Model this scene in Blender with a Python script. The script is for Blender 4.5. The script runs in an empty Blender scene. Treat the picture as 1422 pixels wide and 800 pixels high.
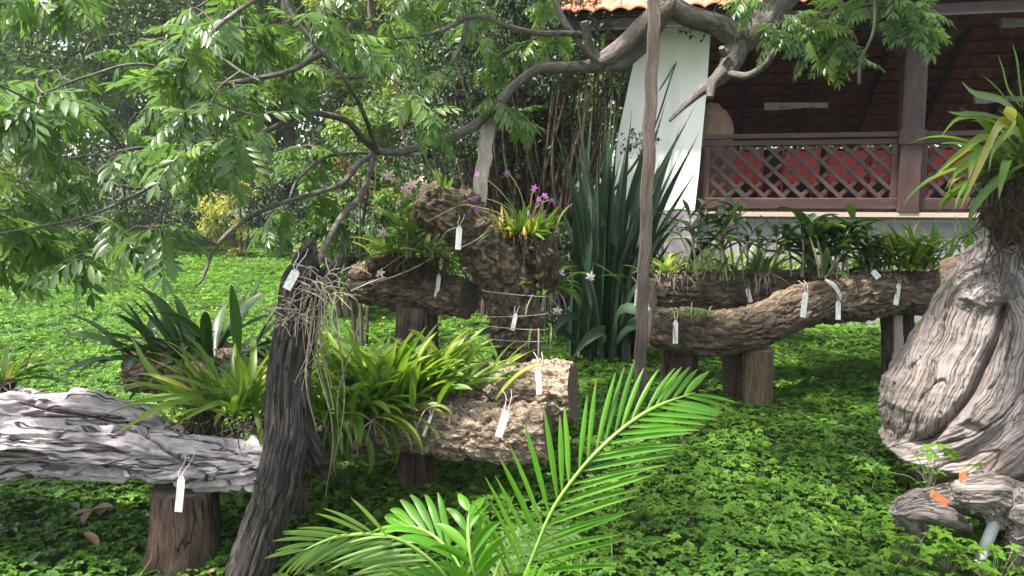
import bpy, math, random
import numpy as np
from math import radians, sin, cos, pi, tan

# ------------------------------------------------------------------ camera, sky, sun, exposure
C = bpy.context.scene
F_PX, PITCH, CAM_Z = 1116.0, radians(6.65), 1.5
cam_d = bpy.data.cameras.new('camera'); cam = bpy.data.objects.new('camera', cam_d)
C.collection.objects.link(cam); C.camera = cam
cam.location = (0, 0, CAM_Z); cam.rotation_euler = (pi/2 - PITCH, 0, 0)
cam_d.sensor_width = 36.0; cam_d.lens = 36.0*F_PX/1422.0
cam_d.clip_start = 0.05; cam_d.clip_end = 2000
SUN_DIR = np.array([-0.38, -0.24, 0.89]); SUN_DIR /= np.linalg.norm(SUN_DIR)   # towards the sun
world = bpy.data.worlds.new('World'); C.world = world; world.use_nodes = True
wn = world.node_tree; bg = wn.nodes['Background']
sky = wn.nodes.new('ShaderNodeTexSky'); sky.sky_type = 'NISHITA'; sky.sun_disc = False
sky.sun_elevation = math.asin(SUN_DIR[2]); sky.sun_rotation = math.atan2(SUN_DIR[0], SUN_DIR[1])
sky.dust_density = 3.0; sky.air_density = 1.2; sky.ozone_density = 1.0
bw = wn.nodes.new('ShaderNodeRGBToBW'); wn.links.new(sky.outputs[0], bw.inputs[0])   # thin cloud: a paler sky
cl = wn.nodes.new('ShaderNodeMix'); cl.data_type = 'RGBA'; cl.inputs[0].default_value = .6
wn.links.new(sky.outputs[0], cl.inputs[6]); wn.links.new(bw.outputs[0], cl.inputs[7]); wn.links.new(cl.outputs[2], bg.inputs[0]); bg.inputs[1].default_value = 0.15
sd = bpy.data.lights.new('sun', 'SUN'); sun = bpy.data.objects.new('sun', sd); C.collection.objects.link(sun)
sd.energy = 4.0; sd.angle = radians(2.5); sd.color = (1.0, 0.94, 0.86)
from mathutils import Vector, Matrix
sun.rotation_euler = Vector(SUN_DIR).to_track_quat('Z', 'Y').to_euler()
C.view_settings.view_transform = 'Standard'; C.view_settings.look = 'None'
C.view_settings.exposure = 1.85; C.view_settings.gamma = 1.0; C.view_settings.use_curve_mapping = False
try:
    C.cycles.max_bounces = 8; C.cycles.transparent_max_bounces = 6; C.cycles.transmission_bounces = 4
    C.cycles.diffuse_bounces = 4; C.cycles.glossy_bounces = 2
except Exception: pass

random.seed(7); rng = np.random.default_rng(7)

# ------------------------------------------------------------------ photo pixel + distance -> world point
def W(px, py, d):
    xc = (px-711)/F_PX; yc = (400-py)/F_PX
    y = cos(PITCH)+yc*sin(PITCH); z = -sin(PITCH)+yc*cos(PITCH)
    return np.array([xc*d/y, d, CAM_Z+z*d/y])
def PX(d): return d/F_PX          # metres per pixel at distance d (about)

# ------------------------------------------------------------------ noise
_p = rng.permutation(256); _p = np.concatenate([_p, _p, _p])
_g = rng.normal(size=(256, 3)); _g /= np.linalg.norm(_g, axis=1)[:, None]
def perlin(P):
    P = np.asarray(P, float); i = np.floor(P).astype(int); f = P-i; i &= 255
    u = f*f*f*(f*(f*6-15)+10); out = 0
    for a in (0, 1):
        for b in (0, 1):
            for c in (0, 1):
                h = _p[_p[_p[(i[:, 0]+a) & 255]+((i[:, 1]+b) & 255)]+((i[:, 2]+c) & 255)]
                g = _g[h]; d = (g*(f-np.array([a, b, c]))).sum(1)
                w = (u[:, 0] if a else 1-u[:, 0])*(u[:, 1] if b else 1-u[:, 1])*(u[:, 2] if c else 1-u[:, 2])
                out = out+w*d
    return out*1.6
def fbm(P, o=4, g=.5):
    s = 0; a = 1
    for k in range(o): s = s+a*perlin(P*2**k+k*17.3); a *= g
    return s
def ridged(P, o=3):
    s = 0; a = 1
    for k in range(o): s = s+a*(1-2*np.abs(perlin(P*2**k+k*9.1))); a *= .5
    return s/1.75

# ------------------------------------------------------------------ mesh building
class MB:
    def __init__(s): s.v = []; s.q = []; s.t = []; s.a = []; s.g = []; s.qm = []; s.tm = []; s.n = 0; s.sharp = False
    def add(s, v, quads=None, tris=None, val=0.5, grain=None, mat=0):
        v = np.asarray(v, float).reshape(-1, 3); n = len(v); s.v.append(v)
        s.a.append(np.broadcast_to(np.asarray(val, float), (n,)).copy())
        s.g.append(v.copy() if grain is None else np.asarray(grain, float))
        if quads is not None and len(quads):
            quads = np.asarray(quads, int); s.q.append(quads+s.n); s.qm.append(np.full(len(quads), mat))
        if tris is not None and len(tris):
            tris = np.asarray(tris, int); s.t.append(tris+s.n); s.tm.append(np.full(len(tris), mat))
        s.n += n
    def build(s, name, mats, parent=None, smooth=True, origin=None):
        me = bpy.data.meshes.new(name)
        v = np.concatenate(s.v) if s.v else np.zeros((0, 3))
        if parent is not None: origin = root_loc(parent)
        if origin is not None: v = v-np.asarray(origin)
        q = np.concatenate(s.q) if s.q else np.zeros((0, 4), int)
        t = np.concatenate(s.t) if s.t else np.zeros((0, 3), int)
        mi = np.concatenate(s.qm+s.tm) if (s.qm or s.tm) else np.zeros(0, int)
        me.vertices.add(len(v)); me.vertices.foreach_set('co', v.astype(np.float32).ravel())
        me.loops.add(q.size+t.size); me.loops.foreach_set('vertex_index', np.concatenate([q.ravel(), t.ravel()]).astype(np.int32))
        me.polygons.add(len(q)+len(t))
        ls = np.concatenate([np.arange(len(q))*4, q.size+np.arange(len(t))*3]).astype(np.int32)
        me.polygons.foreach_set('loop_start', ls)
        me.polygons.foreach_set('material_index', mi.astype(np.int32))
        me.polygons.foreach_set('use_smooth', np.full(len(mi), smooth))
        at = me.attributes.new('val', 'FLOAT', 'POINT'); at.data.foreach_set('value', np.concatenate(s.a).astype(np.float32))
        ag = me.attributes.new('grain', 'FLOAT_VECTOR', 'POINT'); ag.data.foreach_set('vector', np.concatenate(s.g).astype(np.float32).ravel())
        me.update(calc_edges=True); me.validate()
        if s.sharp: me.set_sharp_from_angle(angle=radians(35))
        for m in (mats if isinstance(mats, (list, tuple)) else [mats]): me.materials.append(m)
        o = bpy.data.objects.new(name, me); C.collection.objects.link(o)
        if parent is not None: o.parent = parent
        elif origin is not None: o.location = origin
        return o
def root_loc(p):
    while p.parent: p = p.parent
    return np.array(p.location)
def thing(name, label, cat, loc, group=None, kind=None):
    o = bpy.data.objects.new(name, None); C.collection.objects.link(o); o.location = loc; o.empty_display_size = .1
    return tag(o, label, cat, group, kind)
def tag(o, label=None, cat=None, group=None, kind=None):
    if label: o['label'] = label
    if cat: o['category'] = cat
    if group: o['group'] = group
    if kind: o['kind'] = kind
    return o

def catmull(pts, step, vals=None):
    P = np.asarray(pts, float); n = len(P)
    vs = None if vals is None else np.asarray(vals, float)
    if vs is not None and vs.ndim == 0: vs = np.full(n, float(vs))
    Q = P if vs is None else np.column_stack([P, vs])
    E = np.vstack([2*Q[0]-Q[1], Q, 2*Q[-1]-Q[-2]]); out = []
    for i in range(n-1):
        L = np.linalg.norm(P[i+1]-P[i]); k = max(1, int(math.ceil(L/step)))
        t = (np.arange(k)/k)[:, None]; a, b, c, d = E[i], E[i+1], E[i+2], E[i+3]
        out.append(.5*((2*b)+(-a+c)*t+(2*a-5*b+4*c-d)*t*t+(-a+3*b-3*c+d)*t**3))
    out.append(Q[-1:]); out = np.vstack(out)
    return (out, None) if vs is None else (out[:, :3], np.maximum(out[:, 3], 1e-4))
def frames(P, up=(0, 0, 1)):
    T = np.gradient(P, axis=0); T /= np.linalg.norm(T, axis=1)[:, None]+1e-9
    u = np.asarray(up, float); u = u-T[0]*(u@T[0])
    if np.linalg.norm(u) < 1e-3: u = np.array([1., 0, 0])-T[0]*T[0][0]
    U = []
    for t in T:
        u = u-t*(u@t); u = u/np.linalg.norm(u); U.append(u)
    U = np.array(U); return T, U, np.cross(T, U)
def limb(mb, pts, rad, seg=12, step=.05, disp=None, sec=(1, 1), up=(0, 0, 1), mat=0, cap=None, seed=0, val=.5, capdent=0.0, s0=0):
    """a tapering organic tube; disp(G)->radial displacement, G are straightened coordinates (along, across, across)"""
    P, R = catmull(pts, step, rad); T, U, V = frames(P, up); m = len(P)
    s = np.concatenate([[0], np.cumsum(np.linalg.norm(np.diff(P, axis=0), axis=1))])+seed*3.7+s0
    th = np.arange(seg)/seg*2*pi
    ca, sa = np.cos(th), np.sin(th)
    G = np.stack([np.repeat(s[:, None], seg, 1), R[:, None]*ca*sec[0], R[:, None]*sa*sec[1]], -1).reshape(-1, 3)
    r = np.repeat(R, seg)
    d = np.zeros(m*seg) if disp is None else disp(G)
    k = 1+d/np.maximum(r, 1e-4)
    loc = (U[:, None]*(ca*sec[0])[None, :, None]+V[:, None]*(sa*sec[1])[None, :, None]).reshape(-1, 3)*(r*k)[:, None]
    X = np.repeat(P, seg, 0)+loc
    i = np.arange(m-1)[:, None]*seg; j = np.arange(seg)[None]; j2 = (j+1) % seg
    q = np.stack([i+j, i+j2, i+seg+j2, i+seg+j], -1).reshape(-1, 4)
    mb.add(X, q, val=val, grain=G, mat=mat)
    if cap is not False:
        cm = mat if cap is None else cap
        for e, ring in ((0, X[:seg]), (1, X[-seg:])):
            c = ring.mean(0); nr = 5; vs = []; sign = -1 if e == 0 else 1; tt = T[0] if e == 0 else T[-1]
            for a in range(nr+1):
                f = 1-a/nr; w = c+(ring-c)*f
                if a: w = w-tt*sign*capdent*(0.5+.5*np.abs(perlin(w*14)))[:, None]*(1-f**3 if a < nr else 1)
                vs.append(w)
            vs = np.vstack(vs); qq = []
            for a in range(nr):
                A = a*seg+np.arange(seg); B = a*seg+(np.arange(seg)+1) % seg
                qq.append(np.stack([A, A+seg, B+seg, B] if e else [A, B, B+seg, A+seg], -1))
            gg = np.stack([vs[:, 0]*0+r[0], *(((vs-c)@U[0], (vs-c)@V[0]) if e == 0 else ((vs-c)@U[-1], (vs-c)@V[-1]))], -1)
            mb.add(vs, np.vstack(qq), val=val, grain=gg, mat=cm)
    return P, R
def box(mb, c, size, R=None, mat=0, val=.5):
    s = np.asarray(size)/2; v = np.array([[x, y, z] for x in (-1, 1) for y in (-1, 1) for z in (-1, 1)])*s
    if R is not None: v = v@np.asarray(R).T
    q = [(0, 1, 3, 2), (4, 6, 7, 5), (0, 4, 5, 1), (2, 3, 7, 6), (0, 2, 6, 4), (1, 5, 7, 3)]
    vv = []; qq = []
    for k, f in enumerate(q): vv += [v[i] for i in f]; qq.append([4*k+i for i in range(4)])
    mb.add(np.array(vv)+np.asarray(c), qq, mat=mat, val=val)
def beam(mb, a, b, w, h, up=(0, 0, 1), mat=0, val=.5, n=1, wob=0):
    mb.sharp = True; a = np.asarray(a, float); b = np.asarray(b, float); t = b-a; L = np.linalg.norm(t); t /= L
    u = np.asarray(up, float); u = u-t*(u@t); u /= np.linalg.norm(u); v = np.cross(t, u)
    R = np.column_stack([t, v, u])
    # chamfered section
    c = min(w, h)*.08; sec = [(-w/2+c, -h/2), (w/2-c, -h/2), (w/2, -h/2+c), (w/2, h/2-c), (w/2-c, h/2), (-w/2+c, h/2), (-w/2, h/2-c), (-w/2, -h/2+c)]
    n = max(1, n); X = []; G = []
    for k in range(n+1):
        o = a+t*L*k/n
        if wob: o = o+v*wob*float(perlin(np.array([[k*.35, a[0]*3, 1.]]))[0])+u*wob*float(perlin(np.array([[k*.35, a[0]*3, 7.]]))[0])
        for x, y in sec: X.append(o+v*x+u*y); G.append((L*k/n+a[0]*7, x, y))
    q = [[k*8+i, k*8+(i+1) % 8, k*8+8+(i+1) % 8, k*8+8+i] for k in range(n) for i in range(8)]
    mb.add(X, q, grain=G, mat=mat, val=val)
    for e in (0, n):
        r = X[e*8:e*8+8]; mb.add(r, [(0, 1, 2, 3), (0, 3, 4, 7), (7, 4, 5, 6)] if e else [(3, 2, 1, 0), (7, 4, 3, 0), (6, 5, 4, 7)], grain=G[e*8:e*8+8], mat=mat, val=val)
def blade(mb, base, az, el, L, w, droop=1.0, val=.5, K=9, fold=.25, twist=0, prof='strap', mat=0, curl=0.0):
    """one leaf: starts at base, heads along azimuth az and elevation el, bends down by droop radians to its tip"""
    t = np.linspace(0, 1, K+1); e = el-droop*t**1.4; a = az+curl*t
    d = np.stack([np.cos(e)*np.cos(a), np.cos(e)*np.sin(a), np.sin(e)], 1)
    P = np.asarray(base)+np.vstack([[0, 0, 0], np.cumsum((d[:-1]+d[1:])/2*(L/K), axis=0)])
    return blade_on(mb, P, d, w, val, fold, twist, prof, mat)
PROF = {'strap': lambda t: np.minimum(1, .55+t*2.2)*np.clip((1-t)*3.2, 0.02, 1)**.7,
        'lance': lambda t: np.clip(np.sin(pi*np.clip(t*.93+.04, 0, 1))**.8, .04, 1),
        'sword': lambda t: (.62+.38*np.sin(pi*np.minimum(t*1.1, 1)))*np.clip((1-t)*3.2, 0.015, 1),
        'grass': lambda t: np.clip(1-t**2, .05, 1)*np.clip(.5+t*5, 0, 1),
        'broad': lambda t: np.clip(np.sin(pi*np.clip(t, 0.02, .985))**.6, .1, 1)}
def blade_on(mb, P, d, w, val=.5, fold=.25, twist=0, prof='strap', mat=0, side=None):
    K = len(P)-1; t = np.linspace(0, 1, K+1)
    if side is None:
        s0 = np.cross(d[0], (0, 0, 1.)); 
        if np.linalg.norm(s0) < .05: s0 = np.array([sin(val*40), cos(val*40), 0])
    else: s0 = np.asarray(side, float)
    wd = PROF[prof](t)*w/2; L = []; M = []; R = []
    for k in range(K+1):
        s0 = s0-d[k]*(s0@d[k])/(d[k]@d[k]); s0 /= np.linalg.norm(s0)+1e-9
        n = np.cross(s0, d[k]); a = twist*t[k]
        s = s0*cos(a)+n*sin(a); nn = np.cross(s, d[k]); 
        L.append(P[k]-s*wd[k]+nn*wd[k]*fold); M.append(P[k]-nn*wd[k]*fold); R.append(P[k]+s*wd[k]+nn*wd[k]*fold)
    X = np.stack([L, M, R], 1).reshape(-1, 3)
    q = [[3*k+i, 3*k+i+1, 3*k+i+4, 3*k+i+3] for k in range(K) for i in (0, 1)]
    g = np.stack([np.repeat(t, 3), np.tile([-1, 0, 1.], K+1), np.full(3*K+3, val)], -1)
    mb.add(X, q, val=val, grain=g, mat=mat)
def scatter(mb, tv, tq, pos, R, sc, val, mat=0, tt=None, tval=None):
    """write N copies of a small template (leaf, flower) into one mesh"""
    tv = np.asarray(tv, float); N = len(pos); n = len(tv); sc = np.broadcast_to(np.asarray(sc, float), (N,))
    X = np.einsum('nij,kj->nki', R, tv)*sc[:, None, None]+np.asarray(pos)[:, None]
    off = (np.arange(N)*n)[:, None, None]
    q = None if tq is None or not len(tq) else (np.asarray(tq)[None]+off).reshape(-1, 4)
    t = None if tt is None or not len(tt) else (np.asarray(tt)[None]+off).reshape(-1, 3)
    v = np.repeat(np.broadcast_to(val, (N,)), n)
    if tval is not None: v = v+np.tile(tval, N)
    g = np.tile(tv, (N, 1))
    mb.add(X.reshape(-1, 3), q, t, val=v, grain=g, mat=mat)
def rotz(a):
    c, s, o, l = np.cos(a), np.sin(a), np.zeros_like(a), np.ones_like(a)
    return np.stack([np.stack([c, -s, o], -1), np.stack([s, c, o], -1), np.stack([o, o, l], -1)], -2)
def rotx(a):
    c, s, o, l = np.cos(a), np.sin(a), np.zeros_like(a), np.ones_like(a)
    return np.stack([np.stack([l, o, o], -1), np.stack([o, c, -s], -1), np.stack([o, s, c], -1)], -2)
def roty(a):
    c, s, o, l = np.cos(a), np.sin(a), np.zeros_like(a), np.ones_like(a)
    return np.stack([np.stack([c, o, s], -1), np.stack([o, l, o], -1), np.stack([-s, o, c], -1)], -2)
def inpoly(x, y, poly):
    x = np.asarray(x); r = np.zeros(x.shape, bool); n = len(poly)
    for i in range(n):
        x1, y1 = poly[i]; x2, y2 = poly[(i+1) % n]
        c = ((y1 > y) != (y2 > y)) & (x < (x2-x1)*(y-y1)/((y2-y1) or 1e-9)+x1); r ^= c
    return r

# ------------------------------------------------------------------ materials
def new_mat(name):
    m = bpy.data.materials.new(name); m.use_nodes = True; nt = m.node_tree
    return m, nt, nt.nodes['Principled BSDF'], nt.nodes['Material Output']
def ramp(nt, fac, stops):
    r = nt.nodes.new('ShaderNodeValToRGB'); e = r.color_ramp.elements
    while len(e) < len(stops): e.new(.5)
    for i, (p, c) in enumerate(stops): e[i].position = p; e[i].color = (*c, 1)
    nt.links.new(fac, r.inputs[0]); return r.outputs[0]
def attr(nt, name, vec=False):
    a = nt.nodes.new('ShaderNodeAttribute'); a.attribute_name = name
    return a.outputs['Vector' if vec else 'Fac']
def mapping(nt, vec, sc):
    m = nt.nodes.new('ShaderNodeMapping'); m.inputs['Scale'].default_value = sc; nt.links.new(vec, m.inputs['Vector']); return m.outputs[0]
def noise(nt, vec, scale=1, det=4, rough=.5, dist=0):
    n = nt.nodes.new('ShaderNodeTexNoise'); n.inputs['Scale'].default_value = scale; n.inputs['Detail'].default_value = det
    n.inputs['Roughness'].default_value = rough; n.inputs['Distortion'].default_value = dist
    nt.links.new(vec, n.inputs['Vector']); return n.outputs[0]
def mathn(nt, op, a, b):
    n = nt.nodes.new('ShaderNodeMath'); n.operation = op
    for k, v in enumerate((a, b)):
        if isinstance(v, (int, float)): n.inputs[k].default_value = v
        else: nt.links.new(v, n.inputs[k])
    return n.outputs[0]
def mixc(nt, f, a, b, mode='MIX'):
    n = nt.nodes.new('ShaderNodeMix'); n.data_type = 'RGBA'; n.blend_type = mode
    for k, v in ((0, f), (6, a), (7, b)):
        if isinstance(v, (int, float)): n.inputs[k].default_value = v
        elif isinstance(v, tuple): n.inputs[k].default_value = (*v, 1)
        else: nt.links.new(v, n.inputs[k])
    return n.outputs[2]
def bump(nt, h, s, d=.01, prev=None):
    b = nt.nodes.new('ShaderNodeBump'); b.inputs['Strength'].default_value = s; b.inputs['Distance'].default_value = d
    nt.links.new(h, b.inputs['Height'])
    if prev is not None: nt.links.new(prev, b.inputs['Normal'])
    return b.outputs[0]
def leaf_mat(name, stops, rough=.4, trans=.35, spec=.5, under=None, tint=(1.25, 1.35, .6), rib=0):
    m, nt, p, out = new_mat(name)
    v = attr(nt, 'val'); geo = nt.nodes.new('ShaderNodeNewGeometry')
    n = noise(nt, geo.outputs['Position'], 9, 2)
    col = ramp(nt, mathn(nt, 'ADD', v, mathn(nt, 'MULTIPLY', mathn(nt, 'SUBTRACT', n, .5), .25)), stops)
    if rib:   # lengthwise veins
        g = attr(nt, 'grain', True); vn = noise(nt, mapping(nt, g, (.6, rib, 3)), 1, 2)
        col = mixc(nt, .35, col, ramp(nt, vn, [(.3, (.55, .6, .5)), (.7, (1.25, 1.2, 1.2))]), 'MULTIPLY')
        nt.links.new(bump(nt, vn, .35, .002), p.inputs['Normal'])
        sx = nt.nodes.new('ShaderNodeSeparateXYZ'); nt.links.new(g, sx.inputs[0]); dn = noise(nt, geo.outputs['Position'], 26, 3, .7)
        dry = mathn(nt, 'ADD', sx.outputs[0], mathn(nt, 'MULTIPLY', mathn(nt, 'SUBTRACT', dn, .5), .9))   # dry tips and blemishes
        col = mixc(nt, ramp(nt, dry, [(.93, (0, 0, 0)), (1.0, (.8, .8, .8))]), col, (.24, .17, .07))
    if under:
        col = mixc(nt, geo.outputs['Backfacing'], col, mixc(nt, .6, col, under))
    nt.links.new(col, p.inputs['Base Color']); p.inputs['Roughness'].default_value = rough
    p.inputs['Specular IOR Level'].default_value = spec
    t = nt.nodes.new('ShaderNodeBsdfTranslucent'); nt.links.new(mixc(nt, 1.0, col, tint, 'MULTIPLY'), t.inputs[0])
    mx = nt.nodes.new('ShaderNodeMixShader'); mx.inputs[0].default_value = trans
    nt.links.new(p.outputs[0], mx.inputs[1]); nt.links.new(t.outputs[0], mx.inputs[2]); nt.links.new(mx.outputs[0], out.inputs[0])
    return m
def bark_mat(name, stops, sc=(4, 22, 22), b=.6, dist=.012, fine=(30, 120, 120), patch=None, rough=.9, amt=.35, crack=None):
    m, nt, p, out = new_mat(name); g = attr(nt, 'grain', True)
    wn_ = nt.nodes.new('ShaderNodeTexNoise'); wn_.inputs['Scale'].default_value = 5; wn_.inputs['Detail'].default_value = 2; nt.links.new(g, wn_.inputs['Vector'])
    vm = nt.nodes.new('ShaderNodeVectorMath'); vm.operation = 'MULTIPLY_ADD'; nt.links.new(wn_.outputs['Color'], vm.inputs[0]); vm.inputs[1].default_value = (.05, .05, .05); nt.links.new(g, vm.inputs[2]); g = vm.outputs[0]
    n1 = noise(nt, mapping(nt, g, sc), 1, 8, .62, .4); n2 = noise(nt, mapping(nt, g, fine), 1, 4, .6)
    f = mathn(nt, 'ADD', mathn(nt, 'MULTIPLY', n1, 1-amt), mathn(nt, 'MULTIPLY', n2, amt))
    f = mathn(nt, 'ADD', mathn(nt, 'MULTIPLY', mathn(nt, 'SUBTRACT', f, .5), 1.7), .53)
    h = f
    if crack:
        cs, cw, ck = crack; n4 = noise(nt, mapping(nt, g, cs), 1, 3, .55)
        e = mathn(nt, 'MINIMUM', mathn(nt, 'MULTIPLY', mathn(nt, 'ABSOLUTE', mathn(nt, 'SUBTRACT', n4, .5), 0), 1/cw), 1)
        f = mathn(nt, 'SUBTRACT', f, mathn(nt, 'MULTIPLY', mathn(nt, 'SUBTRACT', 1, e), ck)); h = mathn(nt, 'ADD', mathn(nt, 'MULTIPLY', f, .6), mathn(nt, 'MULTIPLY', e, .8))
    col = ramp(nt, f, stops)
    if patch:
        n3 = noise(nt, mapping(nt, g, (3, 5, 5)), 1, 5, .6)
        col = mixc(nt, mathn(nt, 'MULTIPLY', ramp(nt, n3, [(patch[1], (0, 0, 0)), (min(1, patch[1]+.12), (1, 1, 1))]), .7), col, patch[0])
    nt.links.new(col, p.inputs['Base Color']); p.inputs['Roughness'].default_value = rough
    p.inputs['Specular IOR Level'].default_value = .25
    nt.links.new(bump(nt, h, min(1, b*1.15), dist*1.3), p.inputs['Normal'])
    return m
def plain(name, c1, c2=None, sc=8, rough=.7, b=.1, obj=True, spec=.4, stretch=(1, 1, 1), metal=0):
    m, nt, p, out = new_mat(name); tc = nt.nodes.new('ShaderNodeTexCoord')
    c2 = c2 or tuple(x*.8 for x in c1)
    n = noise(nt, mapping(nt, tc.outputs['Object'], tuple(sc*s for s in stretch)), 1, 6, .6)
    nt.links.new(ramp(nt, n, [(.3, c2), (.7, c1)]), p.inputs['Base Color']); p.inputs['Roughness'].default_value = rough
    p.inputs['Specular IOR Level'].default_value = spec; p.inputs['Metallic'].default_value = metal
    if b: nt.links.new(bump(nt, n, b, .01), p.inputs['Normal'])
    return m
M = {}
M['clover'] = leaf_mat('clover_leaf', [(0, (.035, .085, .012)), (.5, (.08, .185, .02)), (1, (.20, .35, .04))], .5, .38, .3)
M['canopy_leaf'] = leaf_mat('canopy_leaf', [(0, (.04, .085, .026)), (.5, (.085, .165, .042)), (1, (.22, .31, .08))], .28, .45, .8, under=(.10, .17, .09), tint=(1.5, 1.6, .6))
M['far_leaf'] = leaf_mat('distant_leaf', [(0, (.03, .065, .02)), (.5, (.09, .16, .045)), (1, (.22, .31, .09))], .5, .35, .4)
M['yellow_leaf'] = leaf_mat('yellowing_leaf', [(0, (.12, .18, .04)), (.5, (.20, .24, .05)), (1, (.38, .34, .07))], .5, .4, .4)
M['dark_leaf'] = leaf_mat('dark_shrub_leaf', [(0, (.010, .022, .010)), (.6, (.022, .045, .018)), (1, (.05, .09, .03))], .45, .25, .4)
M['strap_dark'] = leaf_mat('dark_strap_leaf', [(0, (.018, .045, .014)), (.6, (.042, .095, .025)), (1, (.09, .17, .04))], .33, .22, .5, rib=6)
M['strap_mid'] = leaf_mat('green_strap_leaf', [(0, (.05, .11, .018)), (.55, (.13, .23, .035)), (.85, (.28, .35, .07)), (1, (.42, .36, .08))], .38, .4, .5, rib=6)
M['strap_bright'] = leaf_mat('bright_strap_leaf', [(0, (.09, .17, .02)), (.55, (.15, .27, .035)), (.9, (.30, .38, .07)), (1, (.42, .38, .1))], .38, .4, .5, rib=6)
M['sword'] = leaf_mat('sword_leaf', [(0, (.014, .033, .018)), (.6, (.03, .065, .034)), (1, (.08, .125, .07))], .36, .12, .5, rib=8)
M['palm'] = leaf_mat('palm_leaf', [(0, (.04, .13, .010)), (.5, (.085, .25, .016)), (1, (.18, .38, .04))], .36, .42, .5, rib=7)
M['palm_pale'] = leaf_mat('pale_palm_leaf', [(0, (.12, .24, .05)), (.6, (.26, .40, .12)), (1, (.42, .52, .26))], .36, .35, .5, rib=7)  # paler leaf colour for some fronds and the air plant
M['cane'] = bark_mat('orchid_cane', [(.3, (.10, .10, .05)), (.6, (.26, .25, .15)), (.8, (.4, .38, .27))], (25, 60, 60), .3, .003)
M['bulb'] = bark_mat('yellow_pseudobulb', [(.3, (.32, .2, .03)), (.6, (.5, .32, .05)), (.8, (.3, .33, .06))], (8, 40, 40), .3, .003)
M['root'] = bark_mat('dry_root', [(.3, (.16, .12, .10)), (.55, (.33, .27, .22)), (.8, (.55, .48, .42))], (10, 60, 60), .3, .003)
M['root_dark'] = bark_mat('dark_root_mass', [(.3, (.025, .018, .013)), (.6, (.07, .05, .035)), (.8, (.15, .11, .08))], (14, 60, 60), .8, .012)
M['branch'] = bark_mat('grey_branch_bark', [(.2, (.04, .034, .03)), (.5, (.105, .09, .082)), (.85, (.24, .215, .20))], (10, 34, 34), .9, .012, patch=((.10, .12, .07), .56))
M['twig'] = bark_mat('twig_bark', [(.3, (.05, .04, .035)), (.7, (.15, .125, .11))], (8, 60, 60), .4, .003)
M['trunk'] = bark_mat('tree_trunk_bark', [(.3, (.04, .03, .025)), (.7, (.14, .115, .09))], (3, 14, 14), .8, .02)
M['weathered'] = bark_mat('silvery_weathered_wood', [(.1, (.08, .066, .066)), (.35, (.24, .21, .215)), (.6, (.36, .315, .325)), (.85, (.47, .42, .43))], (4, 22, 22), .9, .014, fine=(16, 150, 150), crack=((1.5, 15, 15), .028, .5))
M['deadwood'] = bark_mat('dark_dead_wood', [(.1, (.013, .010, .009)), (.5, (.042, .035, .032)), (.9, (.17, .145, .135))], (1.6, 45, 45), .9, .012, fine=(5, 220, 220), patch=((.12, .105, .095), .55), crack=((1, 30, 30), .03, .12))
M['cork'] = bark_mat('corky_log_bark', [(.1, (.07, .048, .034)), (.45, (.235, .175, .125)), (.85, (.48, .385, .30))], (13, 26, 26), .9, .016, fine=(70, 110, 110), crack=((12, 28, 28), .03, .1))
M['cork_dark'] = bark_mat('mossy_dark_bark', [(.2, (.014, .010, .007)), (.5, (.082, .06, .042)), (.85, (.25, .195, .145))], (10, 26, 26), .9, .016, fine=(60, 110, 110), patch=((.07, .08, .02), .6))
M['furrow'] = bark_mat('furrowed_log_bark', [(.1, (.028, .019, .013)), (.5, (.115, .083, .057)), (.9, (.30, .235, .17))], (6, 30, 30), .9, .014, fine=(40, 130, 130), patch=((.12, .12, .04), .62), crack=((5, 24, 24), .03, .1))
M['cutwood'] = bark_mat('dark_sawn_end', [(.3, (.045, .034, .026)), (.7, (.15, .115, .088))], (1, 30, 30), .5, .006)
M['cutpale'] = bark_mat('pale_sawn_end', [(.3, (.2, .12, .07)), (.7, (.45, .32, .21))], (1, 30, 30), .5, .006)
M['postwood'] = bark_mat('brown_post_wood', [(.2, (.018, .012, .009)), (.5, (.058, .037, .028)), (.85, (.14, .095, .072))], (3.0, 22, 22), .9, .010, fine=(22, 110, 110), patch=((.13, .115, .085), .55), crack=((1.5, 14, 14), .02, .3))
M['postpale'] = bark_mat('pale_post_wood', [(.2, (.04, .025, .018)), (.5, (.13, .09, .062)), (.85, (.28, .21, .155))], (1.6, 22, 22), .5, .006, fine=(8, 100, 100))
M['stump'] = bark_mat('grey_swirled_wood', [(.05, (.06, .048, .043)), (.4, (.165, .138, .127)), (.65, (.235, .203, .192)), (.95, (.35, .31, .298))], (2.2, 30, 30), .9, .010, fine=(7, 150, 150), patch=((.27, .19, .12), .60), crack=((1.2, 46, 46), .03, .22))
M['plank'] = bark_mat('weathered_plank', [(.3, (.05, .038, .032)), (.55, (.11, .087, .073)), (.8, (.2, .165, .145))], (2, 60, 60), .5, .004, fine=(5, 200, 200))
M['greyplank'] = bark_mat('grey_plank', [(.3, (.22, .18, .15)), (.7, (.42, .37, .32))], (2, 60, 60), .4, .004)
M['tag'], nt, p, out = new_mat('white_plastic_tag'); g = attr(nt, 'grain', True); sx = nt.nodes.new('ShaderNodeSeparateXYZ'); nt.links.new(g, sx.inputs[0])
wr = noise(nt, mapping(nt, g, (9, 60, 1)), 1, 3, .8); cen = mathn(nt, 'LESS_THAN', mathn(nt, 'ABSOLUTE', sx.outputs[0], 0), .2); lim = mathn(nt, 'LESS_THAN', mathn(nt, 'ABSOLUTE', sx.outputs[1], 0), .3)
ink = mathn(nt, 'MULTIPLY', mathn(nt, 'MULTIPLY', cen, lim), mathn(nt, 'GREATER_THAN', wr, .56)); gr = noise(nt, mapping(nt, g, (3, 5, 1)), 1, 4, .6)
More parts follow.
